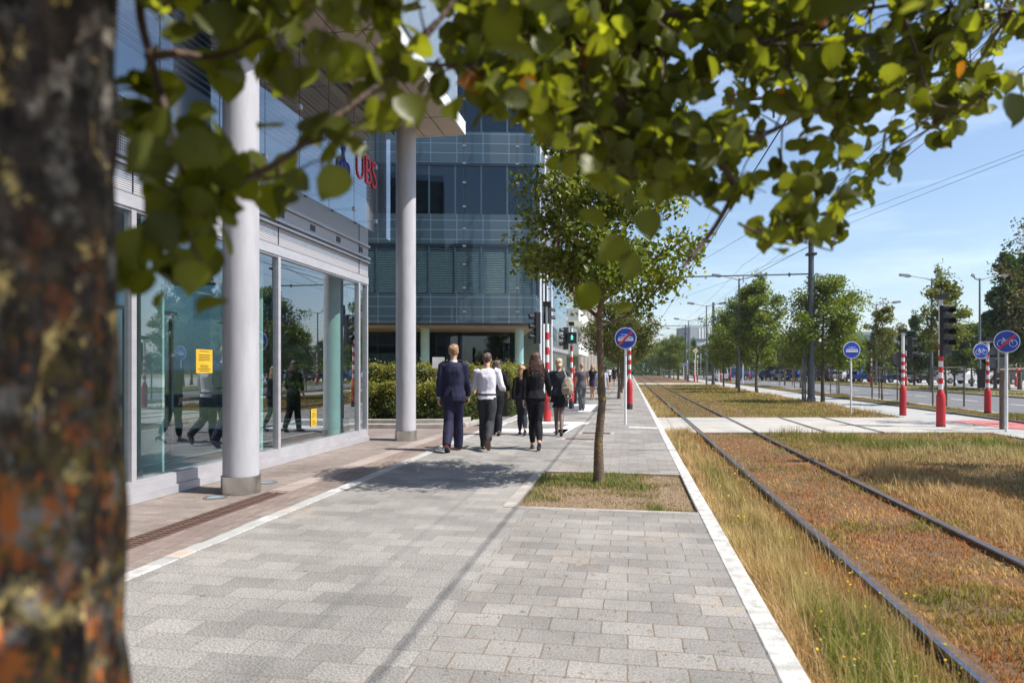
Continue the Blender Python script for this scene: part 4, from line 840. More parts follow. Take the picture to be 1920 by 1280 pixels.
def lamp(p, label, H=8.0, arms=((-1, 1.9), (1, 1.9)), rot=0):
    r = empty('street_lamp', p, rot, label, 'street lamp', 'tall grey street lamps')
    MB().tube([(0, 0, 0), (0, 0, 1.2), (0, 0, H)], [.09, .085, .055], 12).lathe([(.14, 0), (.14, .03), (.1, .05)], 12).build('pole', MT['lampgrey'], r, smooth=True)
    for s, l in arms:
        MB().tube([(s*.03, 0, H-.12), (s*.35, 0, H-.02), (s*l*.65, 0, H+.16)], [(.05, .05), (.07, .035), (.045, .03)], 8).build('arm', MT['lampgrey'], r, smooth=True)
        hd = MB().tube([(s*l*.62, 0, H+.15), (s*l*.72, 0, H+.17), (s*l, 0, H+.24)], [(.03, .05), (.035, .13), (.02, .10)], 10).build('lamp_head', MT['lampgrey'], r, smooth=True)
        MB().box(min(s*l*.72, s*l*.96), max(s*l*.72, s*l*.96), -.08, .08, H+.13, H+.15).build('lens', MT['signwhite'], hd)
    return r
for i, Y in enumerate((50, 70.5, 91.5, 112, 133, 154, 175, 196)):
    lamp((7.6, Y, GZ), ['nearest double arm lamp in the row left of the path', 'second double arm lamp in the row left of the path', 'third double arm lamp in the row left of the path', 'fourth double arm lamp in the row', 'fifth double arm lamp in the row', 'sixth double arm lamp in the row', 'seventh double arm lamp in the row', 'eighth and farthest lamp in the row'][i], rot=.15)
for (px, z, arms, lb) in ((1747, 48, ((-1, 2.3), (1, .55)), 'lamp with long left arm behind the tall black signal'), (1837, 48, ((1, 2.2), (-1, .6)), 'lamp with long right arm behind the round bicycle sign'),
        (1643, 67, ((1, 2.4), (-1, .9)), 'smaller lamp with long right arm behind the young tree'), (1489, 88, ((-1, 2.4), (1, 1.6)), 'small distant lamp between the two full trees'), (1545, 110, ((-1, 2.2), (1, 2)), 'tiny distant lamp behind the full round tree')):
    lamp(W((px-960)/FP*z, z, GZ), lb, 8.0, arms, TH)
# ------------------------------------------------------------------ red and white posts, signals, round signs
def post(p, label, total=3.0, redh=1.15, foot=.12, s=1.0, white_top=.55, seg=None, cap=True, cone=.16):
    r = empty('signal_post', p, label=label, cat='traffic post', group='red and white signal posts')
    rr = .108*s
    MB().lathe([(rr, foot), (rr*1.0, redh-cone-.15), (rr*.97, redh-cone), (rr*.55, redh-.02), (rr*.45, redh)], 26).build('red_base', MT['red'], r, smooth=True)
    MB().lathe([(rr*1.02, 0), (rr*1.02, foot)], 26).build('foot', MT['darkfoot'], r, smooth=True)
    z = redh; top = total-white_top; n = 8; hh = (top-redh)/n; w_ = .055*s; bw = MB().lathe([(w_, z+k*hh) for k in range(n+1)]+[(w_*.9, top+.001), (w_*.9, total)], 16)
    bw.m = [(j//16) % 2 if j < 16*n else 0 for j in range(len(bw.f))]
    bw.build('striped_pole', [MT['signwhite'], MT['redp']], r, smooth=True, fix=False)
    if cap: MB().box(-.11*s, .11*s, -.10*s, .10*s, total, total+.14*s).build('camera_box', MT['blackp'], r)
    return r
def signal(p, label, n, rz, pitch=.235, wdt=.21, lit=None, z=0.0, seen='front'):
    r = empty('traffic_signal', p, rz, label, 'traffic signal')
    h = n*pitch+.04
    MB().box(-wdt/2-.01, wdt/2+.01, -.02, .12, -.02, h).build('housing', MT['blackp'], r, bevel=.01)
    for k in range(n):
        zc = .02+pitch*(k+.5)
        hd = MB(); m = 12; rr = pitch*.43; vs = []; 
        for i in range(m+1):
            a = math.pi*(-.08+1.16*i/m); vs += [(rr*math.cos(a), -.02, zc+rr*math.sin(a)), (rr*.95*math.cos(a), -.22+.05*abs(math.cos(a)), zc+rr*.93*math.sin(a)+.0)]
        fs = [(2*i, 2*i+2, 2*i+3, 2*i+1) for i in range(m)]
        hd.add(vs, fs).build('hood', MT['blackp'], r, fix=False)
        lm = MT['lens'] if lit != k else MT['litgreen']
        MB().add([(0, -.032, zc)]+[(rr*.86*math.cos(2*math.pi*i/20), -.024, zc+rr*.86*math.sin(2*math.pi*i/20)) for i in range(20)], [(0, i+1, (i+1) % 20+1) for i in range(20)]).build('lens', MT['lens'], r, smooth=True)
        if lit == k:
            g = MB(); y = -.04; g.ell((0, y, zc+.075), (.017, .006, .018), 8, 6).tube([(0, y, zc+.05), (.0, y, zc-.01)], [(.024, .006), (.02, .006)], 6).tube([(0, y, zc-.01), (.035, y, zc-.085)], .009, 6).tube([(0, y, zc-.01), (-.03, y, zc-.085)], .009, 6).tube([(0, y, zc+.045), (.04, y, zc+.0)], .007, 5).tube([(0, y, zc+.045), (-.038, y, zc+.005)], .007, 5)
            g.build('walking_figure', MT['litgreen'], r)
    return r
MT['lens'] = M('dark_signal_lens', (.03, .025, .025), .12, spec=.8)
mg, t_, b_ = new_mat('lit_green'); b_.inputs['Emission Color'].default_value = (.1, .95, .75, 1); b_.inputs['Emission Strength'].default_value = 1.6; b_.inputs['Base Color'].default_value = (.02, .3, .2, 1); MT['litgreen'] = mg
def disc(r, name, mat, rad, y0, y1, cx=0, cz=0, n=40, par=None):
    b = MB(); vs = [(cx+rad*math.cos(2*math.pi*i/n), y, cz+rad*math.sin(2*math.pi*i/n)) for y in (y0, y1) for i in range(n)]
    b.add(vs, [tuple(range(n)), tuple(range(2*n-1, n-1, -1))]+[(i, (i+1) % n, n+(i+1) % n, n+i) for i in range(n)]); return b.build(name, mat, par or r)
def line(b, pts, w_, y=-.018):
    pts = [Vector((p_[0], y, p_[1])) for p_ in pts]
    b.tube(pts, [(.0025, w_)]*len(pts), 6, side=(0, 1, 0))
def bike(b, s=.285):
    for cx in (-.115, .115): line(b, [(cx*s/.26+.075*s/.26*math.cos(a), -.04*s/.26+.075*s/.26*math.sin(a)) for a in [2*math.pi*i/18 for i in range(19)]], .0065)
    k = s/.26; q = lambda *a: [(x*k, z*k) for x, z in a]
    line(b, q((-.11, -.035), (-.06, .045), (.06, .045), (.0, -.04), (-.11, -.035)), .007); line(b, q((-.075, .075), (-.0, -.04)), .007); line(b, q((-.095, .078), (-.05, .078)), .008); line(b, q((.11, -.035), (.06, .075), (.035, .08)), .007)
def tram(b, k=1):
    line(b, [(-.19*k, -.06), (.19*k, -.06)], .012); line(b, [(-.19, -.06), (-.185, -.01), (-.155, .03), (.155, .03), (.185, -.01), (.19, -.06)], .010)
    line(b, [(-.17, -.025), (.17, -.025)], .018); line(b, [(-.07, .03), (-.07, -.03)], .008); line(b, [(.07, .03), (.07, -.03)], .008); line(b, [(-.03, .035), (.03, .06), (-.02, .09)], .005); line(b, [(-.12, .095), (.12, .095)], .005)
def round_sign(p, label, rad, H, rz, kind, slash=False, pole=True, pr=.03, poletop=0, back=False, thick=.02):
    r = empty('round_sign', p, rz, label, 'road sign')
    if pole: MB().tube([(0, .05, 0), (0, .05, H+poletop)], pr, 12).build('pole', MT['signwhite'], r, smooth=True)
    z = H
    disc(r, 'rim', MT['signwhite'] if not back else MT['signback'], rad, 0, thick, 0, z); disc(r, 'back', MT['signback'], rad*.985, thick+.001, thick+.006, 0, z)
    if back: return r
    disc(r, 'face', MT['blue'], rad*.93, -.006, -.002, 0, z)
    b = MB(); (bike if kind == 'bike' else tram)(b)
    k = rad/.28; b.v = [(x*k, y, zz*k+z) for x, y, zz in b.v]; b.build('symbol', MT['signwhite'], r)
    if slash:
        b = MB(); a = rad*.90*math.sqrt(.5); ww = rad*.07; b.add([(-a-ww, -.024, z-a+ww), (-a+ww, -.024, z-a-ww), (a+ww, -.024, z+a-ww), (a-ww, -.024, z+a+ww)], [(0, 1, 2, 3)]).build('red_slash', MT['redp'], r, fix=False)
    return r
def atH(px, z): return W((px-960)/FP*z, z)
def hz(py, z): return HC+(HY-py)/FP*z
p = P(1173, 796); zz = FP*HC/(796-HY); round_sign(p, 'blue round tram sign with red slash beside the near tree', .285, hz(634, zz), TH-.12, 'tram', True)
MB_ = None
p = P(1597, 777, GZ); zz = FP*(HC-GZ)/(777-HY); round_sign(p, 'blue round tram sign on thin white pole among the right trees', .30, hz(656, zz)-GZ, TH, 'tram', False)
zz = 17.2; p = P(1888, 809, GZ); sg = round_sign(p, 'big blue bicycle sign with red slash at the right edge', .285, hz(640, zz)-GZ, TH-.38, 'bike', True, pr=.036)
r = empty('triangle_sign', p, TH, 'grey backs of triangle and small rectangle signs behind the big bicycle sign', 'road sign')
b = MB().add([(-.42, .12, 1.95), (.12, .12, 1.95), (-.15, .12, 2.42), (-.42, .13, 1.95), (.12, .13, 1.95), (-.15, .13, 2.42)], [(0, 1, 2), (3, 5, 4), (0, 3, 4, 1), (1, 4, 5, 2), (2, 5, 3, 0)]).box(-.36, .10, .12, .13, 1.62, 1.90); b.build('plates', MT['signback'], r)
MB().tube([(-.15, .1, 1.5), (-.15, .1, 2.5)], .022, 8).tube([(-.15, .1, 2.28), (-.52, .3, 2.28)], .018, 6).tube([(-.15, .1, 1.86), (-.52, .3, 1.86)], .018, 6).tube([(-.15, .1, 2.45), (.02, .06, 2.5)], .015, 6).build('brackets', MT['steel'], r)
zz = 1280*1.57/84; p = P(1852, 777, GZ); post(p, 'red and white post holding the small blue bicycle sign', hz(640, zz)-GZ, .95, .11, 1.0, .40, cone=.14)
sg = round_sign(p+W(-.30, -.1), 'small blue bicycle sign without slash on the striped post', .27, hz(658, zz)-GZ, TH, 'bike', False, pole=False)
MB().tube([(0, .03, hz(658, zz)-GZ), (.30, .1, hz(658, zz)-GZ)], .015, 6).build('bracket', MT['steel'], sg)
signal(p+W(-.13, .15, hz(690, zz)-HC+.9), 'black signal back behind the small blue bicycle sign', 3, TH+2.6, .2)
zz = 1280*1.57/107; p = P(1764, 800, GZ); post(p, 'closest thick red post under the tall black signal', hz(562, zz)-GZ, 1.03, .05, 1.05, 1.22, cone=.17)
sg = signal(p+W(.10, -.13, hz(648, zz)), 'tall black signal with four dark lenses on the closest red post', 4, TH+.15, .295, .27)
MB().box(-.14, .14, .0, .12, -.16, -.02).build('lower_box', MT['blackp'], sg)
zz = 1280*1.57/85; p = P(1693, 778, GZ); post(p, 'red and white post left of the closest red post', hz(624, zz)-GZ, 1.05, .02, 1.0, .72, cone=.16)
signal(p+W(.32, .05, hz(666, zz)), 'black signal seen from the side on the white topped post', 3, TH+1.15, .24, .22)
r = round_sign(p+W(-.05, .12), 'grey back of a round sign behind the striped post', .25, hz(672, zz)-GZ, TH, '', back=True, pole=False)
for (px, py, lb, s) in ((1634, 724.5, 'small red post left of the round sign back', 1), (1698.5, 724, 'small distant red post beside the white topped post', 1), (1905, 724.5, 'small distant red post at the right edge', 1), (1289, 714.5, 'tiny red striped post beside the small blue sign', 1),
        (1302, 715, 'tiny red striped post under the yellow diamond', 1), (1307.5, 714.5, 'tiny red striped post right of the yellow diamond', 1), (1352, 714.5, 'tiny red post in front of the white van', 1), (1405.5, 713, 'tiny red post left of the tall tree trunk', 1), (1370, 716, 'tiny slim striped post near the blue van', .6)):
    zz = FP*(HC-GZ)/(py-HY); post(P(px, py, GZ), lb, 3.4 if px > 1600 else 2.9, .98, .1, s, .5, cap=False)
zz = FP*HC/(767-HY); p = P(1180.5, 767); post(p, 'red and white post right behind the slashed tram sign', 3.0, 1.12, .2, 1.0, .5, cone=.2)
zz = FP*HC/(790-HY); p = P(1026, 790); post(p, 'red and white signal post at the left between the walkers', hz(575, zz), .83, .03, 1.0, .72, cone=.14)
signal(p+W(-.33, .0, hz(643, zz)), 'black three lens signal on the left post seen side on', 3, TH-1.35, .275, .24)
MB_s = signal(p+W(.05, .1, hz(612, zz)+.1), 'small black signal behind the left striped post', 2, TH+2.2, .22, .2)
zz = FP*HC/(766-HY); p = P(1071.5, 766); post(p, 'red and white post carrying the green walking light', hz(610, zz), 1.12, .28, .9, .35, cone=.16)
signal(p+W(-.26, .0, hz(654, zz)), 'black side facing signal with hoods beside the green light', 3, TH-1.3, .255, .22)
signal(p+W(.0, -.16, hz(643, zz)), 'pedestrian signal showing a green walking figure', 1, TH, .36, .34, lit=0)
zz = 90; p = P(1282, 712, GZ); z9 = FP*(HC-GZ)/(712-HY); round_sign(p, 'tiny blue round sign by the far mast', .30, hz(683, z9)-GZ, TH, 'tram', pr=.06)
r = empty('diamond_sign', P(1304, 716, GZ), TH, 'yellow priority diamond sign far down the street', 'road sign'); zz = FP*(HC-GZ)/23; z_ = hz(658, zz)-GZ
MB().tube([(0, .04, 0), (0, .04, z_)], .05, 8).build('pole', MT['signwhite'], r); MB().add([(-.36, 0, z_), (0, 0, z_-.36), (.36, 0, z_), (0, 0, z_+.36), (0, .02, z_)], [(0, 1, 2, 3), (0, 4, 1), (1, 4, 2), (2, 4, 3), (3, 4, 0)]).build('face', MT['signwhite'], r)
MB().add([(-.26, -.01, z_), (0, -.01, z_-.26), (.26, -.01, z_), (0, -.01, z_+.26)], [(0, 1, 2, 3)]).build('yellow_panel', MT['diam'], r, fix=False)
for i, (px, py, h) in enumerate(((1314, 709, 4.6), (1348, 718, 2.4), (1393, 720, 3.4), (1432, 712, 4.5), (1505, 716, 6))):
    o = MB().tube([(0, 0, 0), (0, 0, h)], .05, 8).lathe([(.1, 0), (.1, .04)], 10).build('white_pole', MT['signwhite']); o.location = P(px, py, GZ); tag(o, ['thin white pole right of the yellow diamond sign', 'short white pole near the white van', 'white pole left of the tall tree', 'white pole right of the tall tree trunk', 'white pole behind the full round tree'][i], 'pole')
# ------------------------------------------------------------------ vehicles
def car(p, rz, label, paint, kind='hatch', s=1.0):
    r = empty('parked_car', p, rz, label, 'car', 'cars parked beyond the road'); r.scale = (s, s, s)
    Lc, Wd = 4.3, .88
    prof = {'hatch': [(-2.1, .35), (-2.12, .75), (-1.95, .98), (-1.75, 1.42), (-1.2, 1.50), (.25, 1.47), (.95, 1.0), (1.9, .86), (2.1, .65), (2.12, .35)],
            'suv': [(-2.2, .4), (-2.22, .85), (-2.1, 1.1), (-1.85, 1.62), (-1.2, 1.70), (.4, 1.66), (1.05, 1.12), (2.0, 1.0), (2.2, .75), (2.22, .4)],
            'sedan': [(-2.25, .35), (-2.27, .8), (-2.1, .98), (-1.5, 1.03), (-.9, 1.42), (.2, 1.44), (.95, 1.0), (2.0, .84), (2.2, .62), (2.22, .35)],
            'van': [(-2.3, .4), (-2.35, 1.0), (-2.3, 1.9), (-2.0, 2.0), (1.0, 2.0), (1.6, 1.25), (2.2, 1.05), (2.35, .7), (2.35, .4)]}[kind]
    ztop = max(z for x, z in prof); belt = .95 if kind != 'suv' else 1.08
    if kind == 'van': belt = 1.2
    b = MB(); n = len(prof); vs = []
    for side in (-1, 1):
        for x, z in prof:
            inset = 0 if z <= belt+.1 else .16*(z-belt)/(ztop-belt); vs.append((x, side*(Wd-inset-(.05 if z < .45 else 0)), z))
    fs = [(i, i+1, n+i+1, n+i) for i in range(n-1)] + [tuple(range(n-1, -1, -1)), tuple(range(n, 2*n)), (0, n, 2*n-1, n-1)]
    b.add(vs, fs); b.build('body', paint, r, smooth=False, bevel=.03)
    g = MB()
    up = [(x, z) for x, z in prof if z > belt]
    x0, x1 = min(x for x, z in up)+.28, max(x for x, z in up)-.25
    for sd in (-1, 1):
        y0, y1 = sd*(Wd-.01), sd*(Wd-.125)
        for a, c in ((x0, (x0+x1)/2-.05), ((x0+x1)/2+.03, x1)):
            ta = a+(.18 if a == x0 else 0); tc_ = c-(.45 if c == x1 else 0); g.add([(a, y0+sd*.002, belt+.03), (c, y0+sd*.002, belt+.03), (tc_, y1+sd*.01, ztop-.13), (ta, y1+sd*.01, ztop-.13)], [(0, 1, 2, 3)])
    g.build('side_window', MT['carglass'], r, fix=False)
    (xa, za), (xb, zb) = [(prof[i], prof[i+1]) for i in range(n-1) if prof[i][1] > 1.3 and prof[i+1][1] <= 1.3][0]
    MB().add([(xa+(xb-xa)*.1+.01, -.70, za+(zb-za)*.1+.012), (xa+(xb-xa)*.1+.01, .70, za+(zb-za)*.1+.012), (xa+(xb-xa)*.92+.01, .78, za+(zb-za)*.92+.012), (xa+(xb-xa)*.92+.01, -.78, za+(zb-za)*.92+.012)], [(0, 1, 2, 3)]).build('windscreen', MT['carglass'], r, fix=False)
    k = [i for i in range(n-1) if prof[i][1] <= 1.12 and prof[i+1][1] > 1.3][0]; (xa, za), (xb, zb) = prof[k], prof[k+1]
    MB().add([(xa+(xb-xa)*.12-.012, -.72, za+(zb-za)*.12+.005), (xa+(xb-xa)*.12-.012, .72, za+(zb-za)*.12+.005), (xa+(xb-xa)*.85-.012, .64, za+(zb-za)*.85+.01), (xa+(xb-xa)*.85-.012, -.64, za+(zb-za)*.85+.01)], [(0, 1, 2, 3)]).build('rear_window', MT['carglass'], r, fix=False)
    for x in (-1.35, 1.35):
        for sd in (-1, 1):
            t = MB().tube([(x, sd*(Wd-.19), .32), (x, sd*(Wd+.015), .32)], .32, 18).build('wheel', MT['tyre'], r, smooth=True)
            MB().tube([(x, sd*(Wd+.016), .32), (x, sd*(Wd+.025), .32)], .20, 14).build('rim', MT['rim'], t)
    for sd in (-1, 1):
        e = prof[0][0]; MB().box(e-.035, e+.06, sd*.62-.16, sd*.62+.16, .78, .93).build('tail_light', MT['tail'], r)
        e = prof[-1][0]; MB().box(e-.12, e+.02, sd*.62-.17, sd*.62+.17, .60, .74).build('headlight', MT['head'], r)
    MB().box(prof[0][0]-.03, prof[0][0]+.02, -.26, .26, .55, .67).build('number_plate', MT['signwhite'], r)
    return r
pc_ = {k: M('car_paint_'+k, c, .25, .0, spec=.7, col2=c) for k, c in dict(white=(.75, .76, .77), silver=(.42, .44, .46), black=(.015, .017, .02), blue=(.02, .07, .30), navy=(.015, .03, .09), grey=(.10, .11, .12), red=(.3, .02, .02)).items()}
cars = [(1832, 719.5, 'white', 'suv', 'white tall car behind the striped post with bicycle sign', .2), (1792, 718.5, 'white', 'hatch', 'white hatchback left of the white tall car', .2), (1752, 718, 'black', 'sedan', 'black sedan behind the tall black signal', .3),
        (1718, 717.5, 'grey', 'hatch', 'dark grey hatchback right of the white topped post', 1.3), (1680, 717, 'navy', 'sedan', 'navy sedan left of the white topped post', .3), (1652, 716.5, 'grey', 'hatch', 'grey hatchback behind the young staked tree', 1.4), (1624, 716, 'blue', 'hatch', 'bright blue hatchback right of the blue tram sign', .3),
        (1606, 715, 'black', 'sedan', 'black sedan behind the blue tram sign', .9), (1580, 715, 'silver', 'hatch', 'silver hatchback behind the stake frame', 1.4), (1555, 714.5, 'navy', 'suv', 'navy tall car behind the full round tree', 1.4), (1530, 714, 'black', 'hatch', 'black hatchback left of the full round tree trunk', 1.3),
        (1500, 713.5, 'blue', 'sedan', 'blue sedan between the two full trees', .6), (1474, 713, 'grey', 'hatch', 'small grey hatchback behind the pale staked tree', 1.4), (1448, 712.5, 'navy', 'hatch', 'small navy hatchback right of the tall tree', 1.2), (1868, 719.5, 'silver', 'hatch', 'silver hatchback right of the striped post with bicycle sign', .4), (1905, 720, 'black', 'suv', 'black tall car at the right picture edge', .4),
        (1402, 711, 'navy', 'hatch', 'tiny dark hatchback left of the tall tree trunk', .9)]
for px, py, c, k, lb, rz in cars: car(P(px, py, GZ), TH+rz*.5+math.pi*(.0), lb, pc_[c], k)
c = car(P(1350, 714, GZ), R(90), 'white van on the road seen from behind', pc_['white'], 'van', .95); c.name = 'driving_van'; c['category'] = 'van'; del c['group']
c = car(P(1375, 712.5, GZ), R(90), 'blue van on the road right of the white van', pc_['blue'], 'van', 1.0); c.name = 'driving_van'; c['category'] = 'van'; del c['group']
c = car(P(1195, 699.5, GZ), TH, 'white car crossing the tracks far down the street', pc_['white'], 'sedan', 1.0); c.name = 'distant_car'; del c['group']
# distant buildings
r = empty('tower_block', W((1312-960)/FP*300, 300, GZ), TH+.2, 'distant pale grey tower block with white window grid above the far lamps', 'building')
hazy = M('hazy_grey_wall', (.30, .34, .38), .8); MB().box(-4.5, 10, 0, 14, 0, 20.5).build('wall', hazy, r)
for i in range(6): MB().box(-.5+i*1.5, .3+i*1.5, -.15, 0, 15.2, 19.8).build('window', M('white_frame_%d' % i, (.72, .74, .76), .6), r)
b = MB()
for i in range(5): b.box(-4.4, 9.9, -.1, 0, 2+i*3, 3.2+i*3)
b.build('window_band', M('far_window_band', (.10, .13, .16), .3), r)
r = empty('footbridge_building', W((1322-960)/FP*240, 240, GZ), TH+.5, 'distant low building with slanting orange edge under the tower', 'building')
MB().add([(-8, 0, 3), (8, 0, 9), (8, 0, 12), (-8, 0, 6), (-8, 8, 3), (8, 8, 9), (8, 8, 12), (-8, 8, 6)], [(0, 1, 2, 3), (4, 7, 6, 5), (0, 4, 5, 1), (3, 2, 6, 7), (0, 3, 7, 4), (1, 5, 6, 2)]).box(-8, 8, .5, 8, 0, 3).build('wall', hazy, r)
MB().add([(-8, -.2, 6), (8, -.2, 12), (8, -.2, 12.9), (-8, -.2, 6.9)], [(0, 1, 2, 3)]).build('orange_edge', M('dull_orange', (.40, .16, .09), .7), r, fix=False)
r = empty('station_kiosk', P(1212, 700.5, GZ), TH, 'tiny white stop shelter with blue roof edge far down the street', 'shelter')
MB().box(-4, 8, 0, 4, 0, 2.6).build('wall', MT['white'], r); MB().box(-4.5, 8.5, -.5, 4.5, 2.6, 3.0).build('roof', pc_['blue'], r); MB().box(5, 7.6, -.1, 0, 0, 2.4).build('door', MT['signback'], r)
r = empty('tram', W((1187-960)/FP*420, 420, 1.2), R(90)+.0, 'tiny white and red tram approaching at the end of the track', 'tram')
MB().box(0, 20, -1.3, 1.3, .4, 3.4).build('body', MT['white'], r, bevel=.3); MB().box(-.05, .4, -1.1, 1.1, 1.6, 2.9).build('windscreen', MT['carglass'], r); MB().box(-.1, 20.05, -1.33, 1.33, .5, 1.3).build('skirt', MT['redp'], r)
r = empty('low_office_building', W((1690-960)/FP*260, 260, GZ), TH, 'distant low pale green office building above the tree line', 'building')
MB().box(-22, 12, 0, 10, 0, 16).build('wall', M('pale_green_wall', (.28, .36, .36), .6), r); b = MB()
for i in range(4): b.box(-21.5, 11.5, -.15, 0, 2+i*3.7, 3.7+i*3.7)
b.build('window_band', M('green_glass', (.10, .18, .20), .2), r)

# ------------------------------------------------------------------ people
SK = M('skin', (.60, .34, .24), .55, col2=(.54, .29, .20), scale=20); SK2 = M('skin_through_tights', (.16, .10, .085), .6)
def cloth(name, c, rough=.85, c2=None, b=.5): return M(name, c, rough, col2=c2 or tuple(k*.8 for k in c), scale=3, bump=b, bscale=9, stretch=(1.2, 1.2, .45), spec=.2)
def remesh(mb, name, mats, parent, voxel, disp=0.0, smooth=6, matfn=None, seed=0, fine=None):
    me = bpy.data.meshes.new('tmp'); me.from_pydata([tuple(v) for v in mb.v], [], mb.f); b = bmesh.new(); b.from_mesh(me); bmesh.ops.recalc_face_normals(b, faces=b.faces[:]); b.to_mesh(me); b.free()
    o = bpy.data.objects.new('tmp', me); col.objects.link(o)
    m = o.modifiers.new('r', 'REMESH'); m.mode = 'VOXEL'; m.voxel_size = voxel; m.adaptivity = 0
    if smooth: s_ = o.modifiers.new('s', 'SMOOTH'); s_.factor = .5; s_.iterations = smooth
    dg = bpy.context.evaluated_depsgraph_get(); me2 = bpy.data.meshes.new_from_object(o.evaluated_get(dg)); bpy.data.objects.remove(o); bpy.data.meshes.remove(me)
    me2.name = name; me2.materials.clear()
    if disp:
        for v in me2.vertices:
            c_ = v.co; n_ = noise.noise(Vector((c_.x*9+seed, c_.y*9, c_.z*5+3)))+.5*noise.noise(Vector((c_.x*22+seed, c_.y*20, c_.z*9))); v.co = c_+v.normal*disp*n_
    for m_ in (mats if isinstance(mats, (list, tuple)) else [mats]): me2.materials.append(m_)
    if matfn:
        for p_ in me2.polygons: p_.material_index = matfn(p_.center)
    me2.polygons.foreach_set('use_smooth', [True]*len(me2.polygons)); me2.update()
    o = bpy.data.objects.new(name, me2); col.objects.link(o)
    if parent is not None: o.parent = parent; KIDS.setdefault(parent.name, []).append(o)
    return o
def limb(p0, a1, a2, l1, l2, side=0.0):        # swing angles in the walking plane (forward = +y); returns three joints
    p1 = p0+Vector((side*l1, math.sin(a1)*l1, -math.cos(a1)*l1)); p2 = p1+Vector((side*.4*l2, math.sin(a2)*l2, -math.cos(a2)*l2)); return p0, p1, p2
def person(p, H, heading, label, pose, outfit, near=True, fem=False):
    k = H/1.8; root = empty('person', p, heading, label, 'person'); root.scale = (k, k, k)
    vx = .0085 if near else .018; wd = .88 if fem else 1.0
    tw = pose.get('twist', 0); lx = .080
    legs = []; low = 9
    for sd, (h_, kn) in ((-1, pose['legs'][0]), (1, pose['legs'][1])):
        a, b_, c_ = limb(Vector((sd*lx, 0, .93)), R(h_), R(h_-kn), .44, .42, -sd*.05 if fem else -sd*.03); legs.append((sd, a, b_, c_, R(h_-kn), pose.get('feet', (0, 0))[0 if sd < 0 else 1])); low = min(low, c_.z)
    dz = .07+pose.get('heel', 0)-low
    off = Vector((0, 0, dz))
    legs = [(sd, a+off, b_+off, c_+off, an, ft) for sd, a, b_, c_, an, ft in legs]
    lean = pose.get('lean', .02)
    def T(x, z, y=0): return Vector((x, y+lean*(z-.93)*2, z))+off
    arms = []
    for i, sd in ((0, -1), (1, 1)):
        sw, eb, out = pose['arms'][i]; s0 = T(sd*.185*wd, 1.445); a, b_, c_ = limb(s0, R(sw), R(sw+eb), .285, .255, sd*out)
        if 'wrist' in pose and pose['wrist'][i]: c_ = c_+Vector(pose['wrist'][i])
        arms.append((sd, a, b_, c_, (c_-b_).normalized()))
    def torso(mb, g=0.0, z0=.84, z1=1.50, flare=0.0):
        prof = [(.84, .155, .105), (.93, .172 if fem else .165, .118), (1.02, .150, .105), (1.10, .125 if fem else .145, .095), (1.22, .140 if fem else .158, .105), (1.34, .158*wd+.006, .118), (1.42, .165*wd+.01, .105), (1.475, .125*wd, .082), (1.50, .07, .062)]
        pr = [q for q in prof if z0-.001 <= q[0] <= z1+.001]
        mb.tube([T(0, z) for z, a, b_ in pr], [(a+g+flare*max(0, 1.15-z), b_+g+flare*max(0, 1.15-z)) for z, a, b_ in pr], 22, side=(1, 0, 0))
    def leg(mb, L_, g=0.0, z_to=1.0, cut=0.0, wide=0.0):
        sd, a, b_, c_, an, ft = L_
        pts = [a+Vector((-sd*.01, 0, .03)), a.lerp(b_, .3), a.lerp(b_, .7), b_, b_.lerp(c_, .3), b_.lerp(c_, .65), b_.lerp(c_, 1-cut)]
        rr = [.092, .087, .066, .056, .057, .047, .036]; rr = [q+g+(wide*(i/6) if i > 2 else 0) for i, q in enumerate(rr)]
        mb.tube(pts, rr, 14, side=(1, 0, 0))
    def arm(mb, A, g=0.0, frac=1.0, hand=False):
        sd, a, b_, c_, d = A; end = b_.lerp(c_, frac)
        mb.tube([a+Vector((-sd*.05, 0, .012)), a, a.lerp(b_, .5), b_, b_.lerp(c_, .4*frac), end], [.050+g, .054+g, .043+g, .038+g, .037+g, .026+g*.9], 12)
    def hand(mb, A):
        sd, a, b_, c_, d = A; fw = Vector((0, 1, 0)); fw = (fw-d*fw.dot(d)).normalized(); nn = d.cross(fw)*(-sd)      # palm faces the thigh
        mb.tube([c_-d*.01, c_+d*.03, c_+d*.085], [(.024, .017), (.036, .016), (.040, .014)], 10, side=fw)
        inn = Vector((-sd, 0, 0)); inn = (inn-d*inn.dot(d)).normalized()
        for j, (o_, ln) in enumerate(((.030, .068), (.010, .078), (-.010, .072), (-.029, .056))):
            q0 = c_+d*.075+fw*o_; q1 = q0+d*ln*.5+inn*.006; q2 = q1+d*ln*.32+inn*.018; q3 = q2+d*ln*.14+inn*.018; mb.tube([q0, q1, q2, q3], [.0105, .0098, .009, .0075], 8)
        q0 = c_+d*.02+fw*.026; mb.tube([q0, q0+d*.03+fw*.022+inn*.008, q0+d*.058+fw*.028+inn*.016], [.013, .011, .009], 8)
    body = MB(); torso(body); hc = T(0, 1.675, .012+pose.get('headf', 0))
    body.tube([T(0, 1.44), T(0, 1.50), T(0, 1.56), hc+Vector((0, -.015, -.05))], [(.075, .06), (.056, .054), (.052, .054), (.05, .05)], 14, side=(1, 0, 0))
    ht = pose.get('turn', 0); Rh = Matrix.Rotation(ht, 3, 'Z')
    body.ell(hc+Vector((0, 0, .012)), (.074, .094, .108), 20, 14, Rh); body.ell(hc+Rh @ Vector((0, .025, -.055)), (.055, .062, .055), 14, 10, Rh)
    body.ell(hc+Rh @ Vector((0, .100, -.012)), (.012, .02, .022), 8, 6, Rh); body.ell(hc+Rh @ Vector((0, .086, -.062)), (.024, .010, .009), 8, 6, Rh)
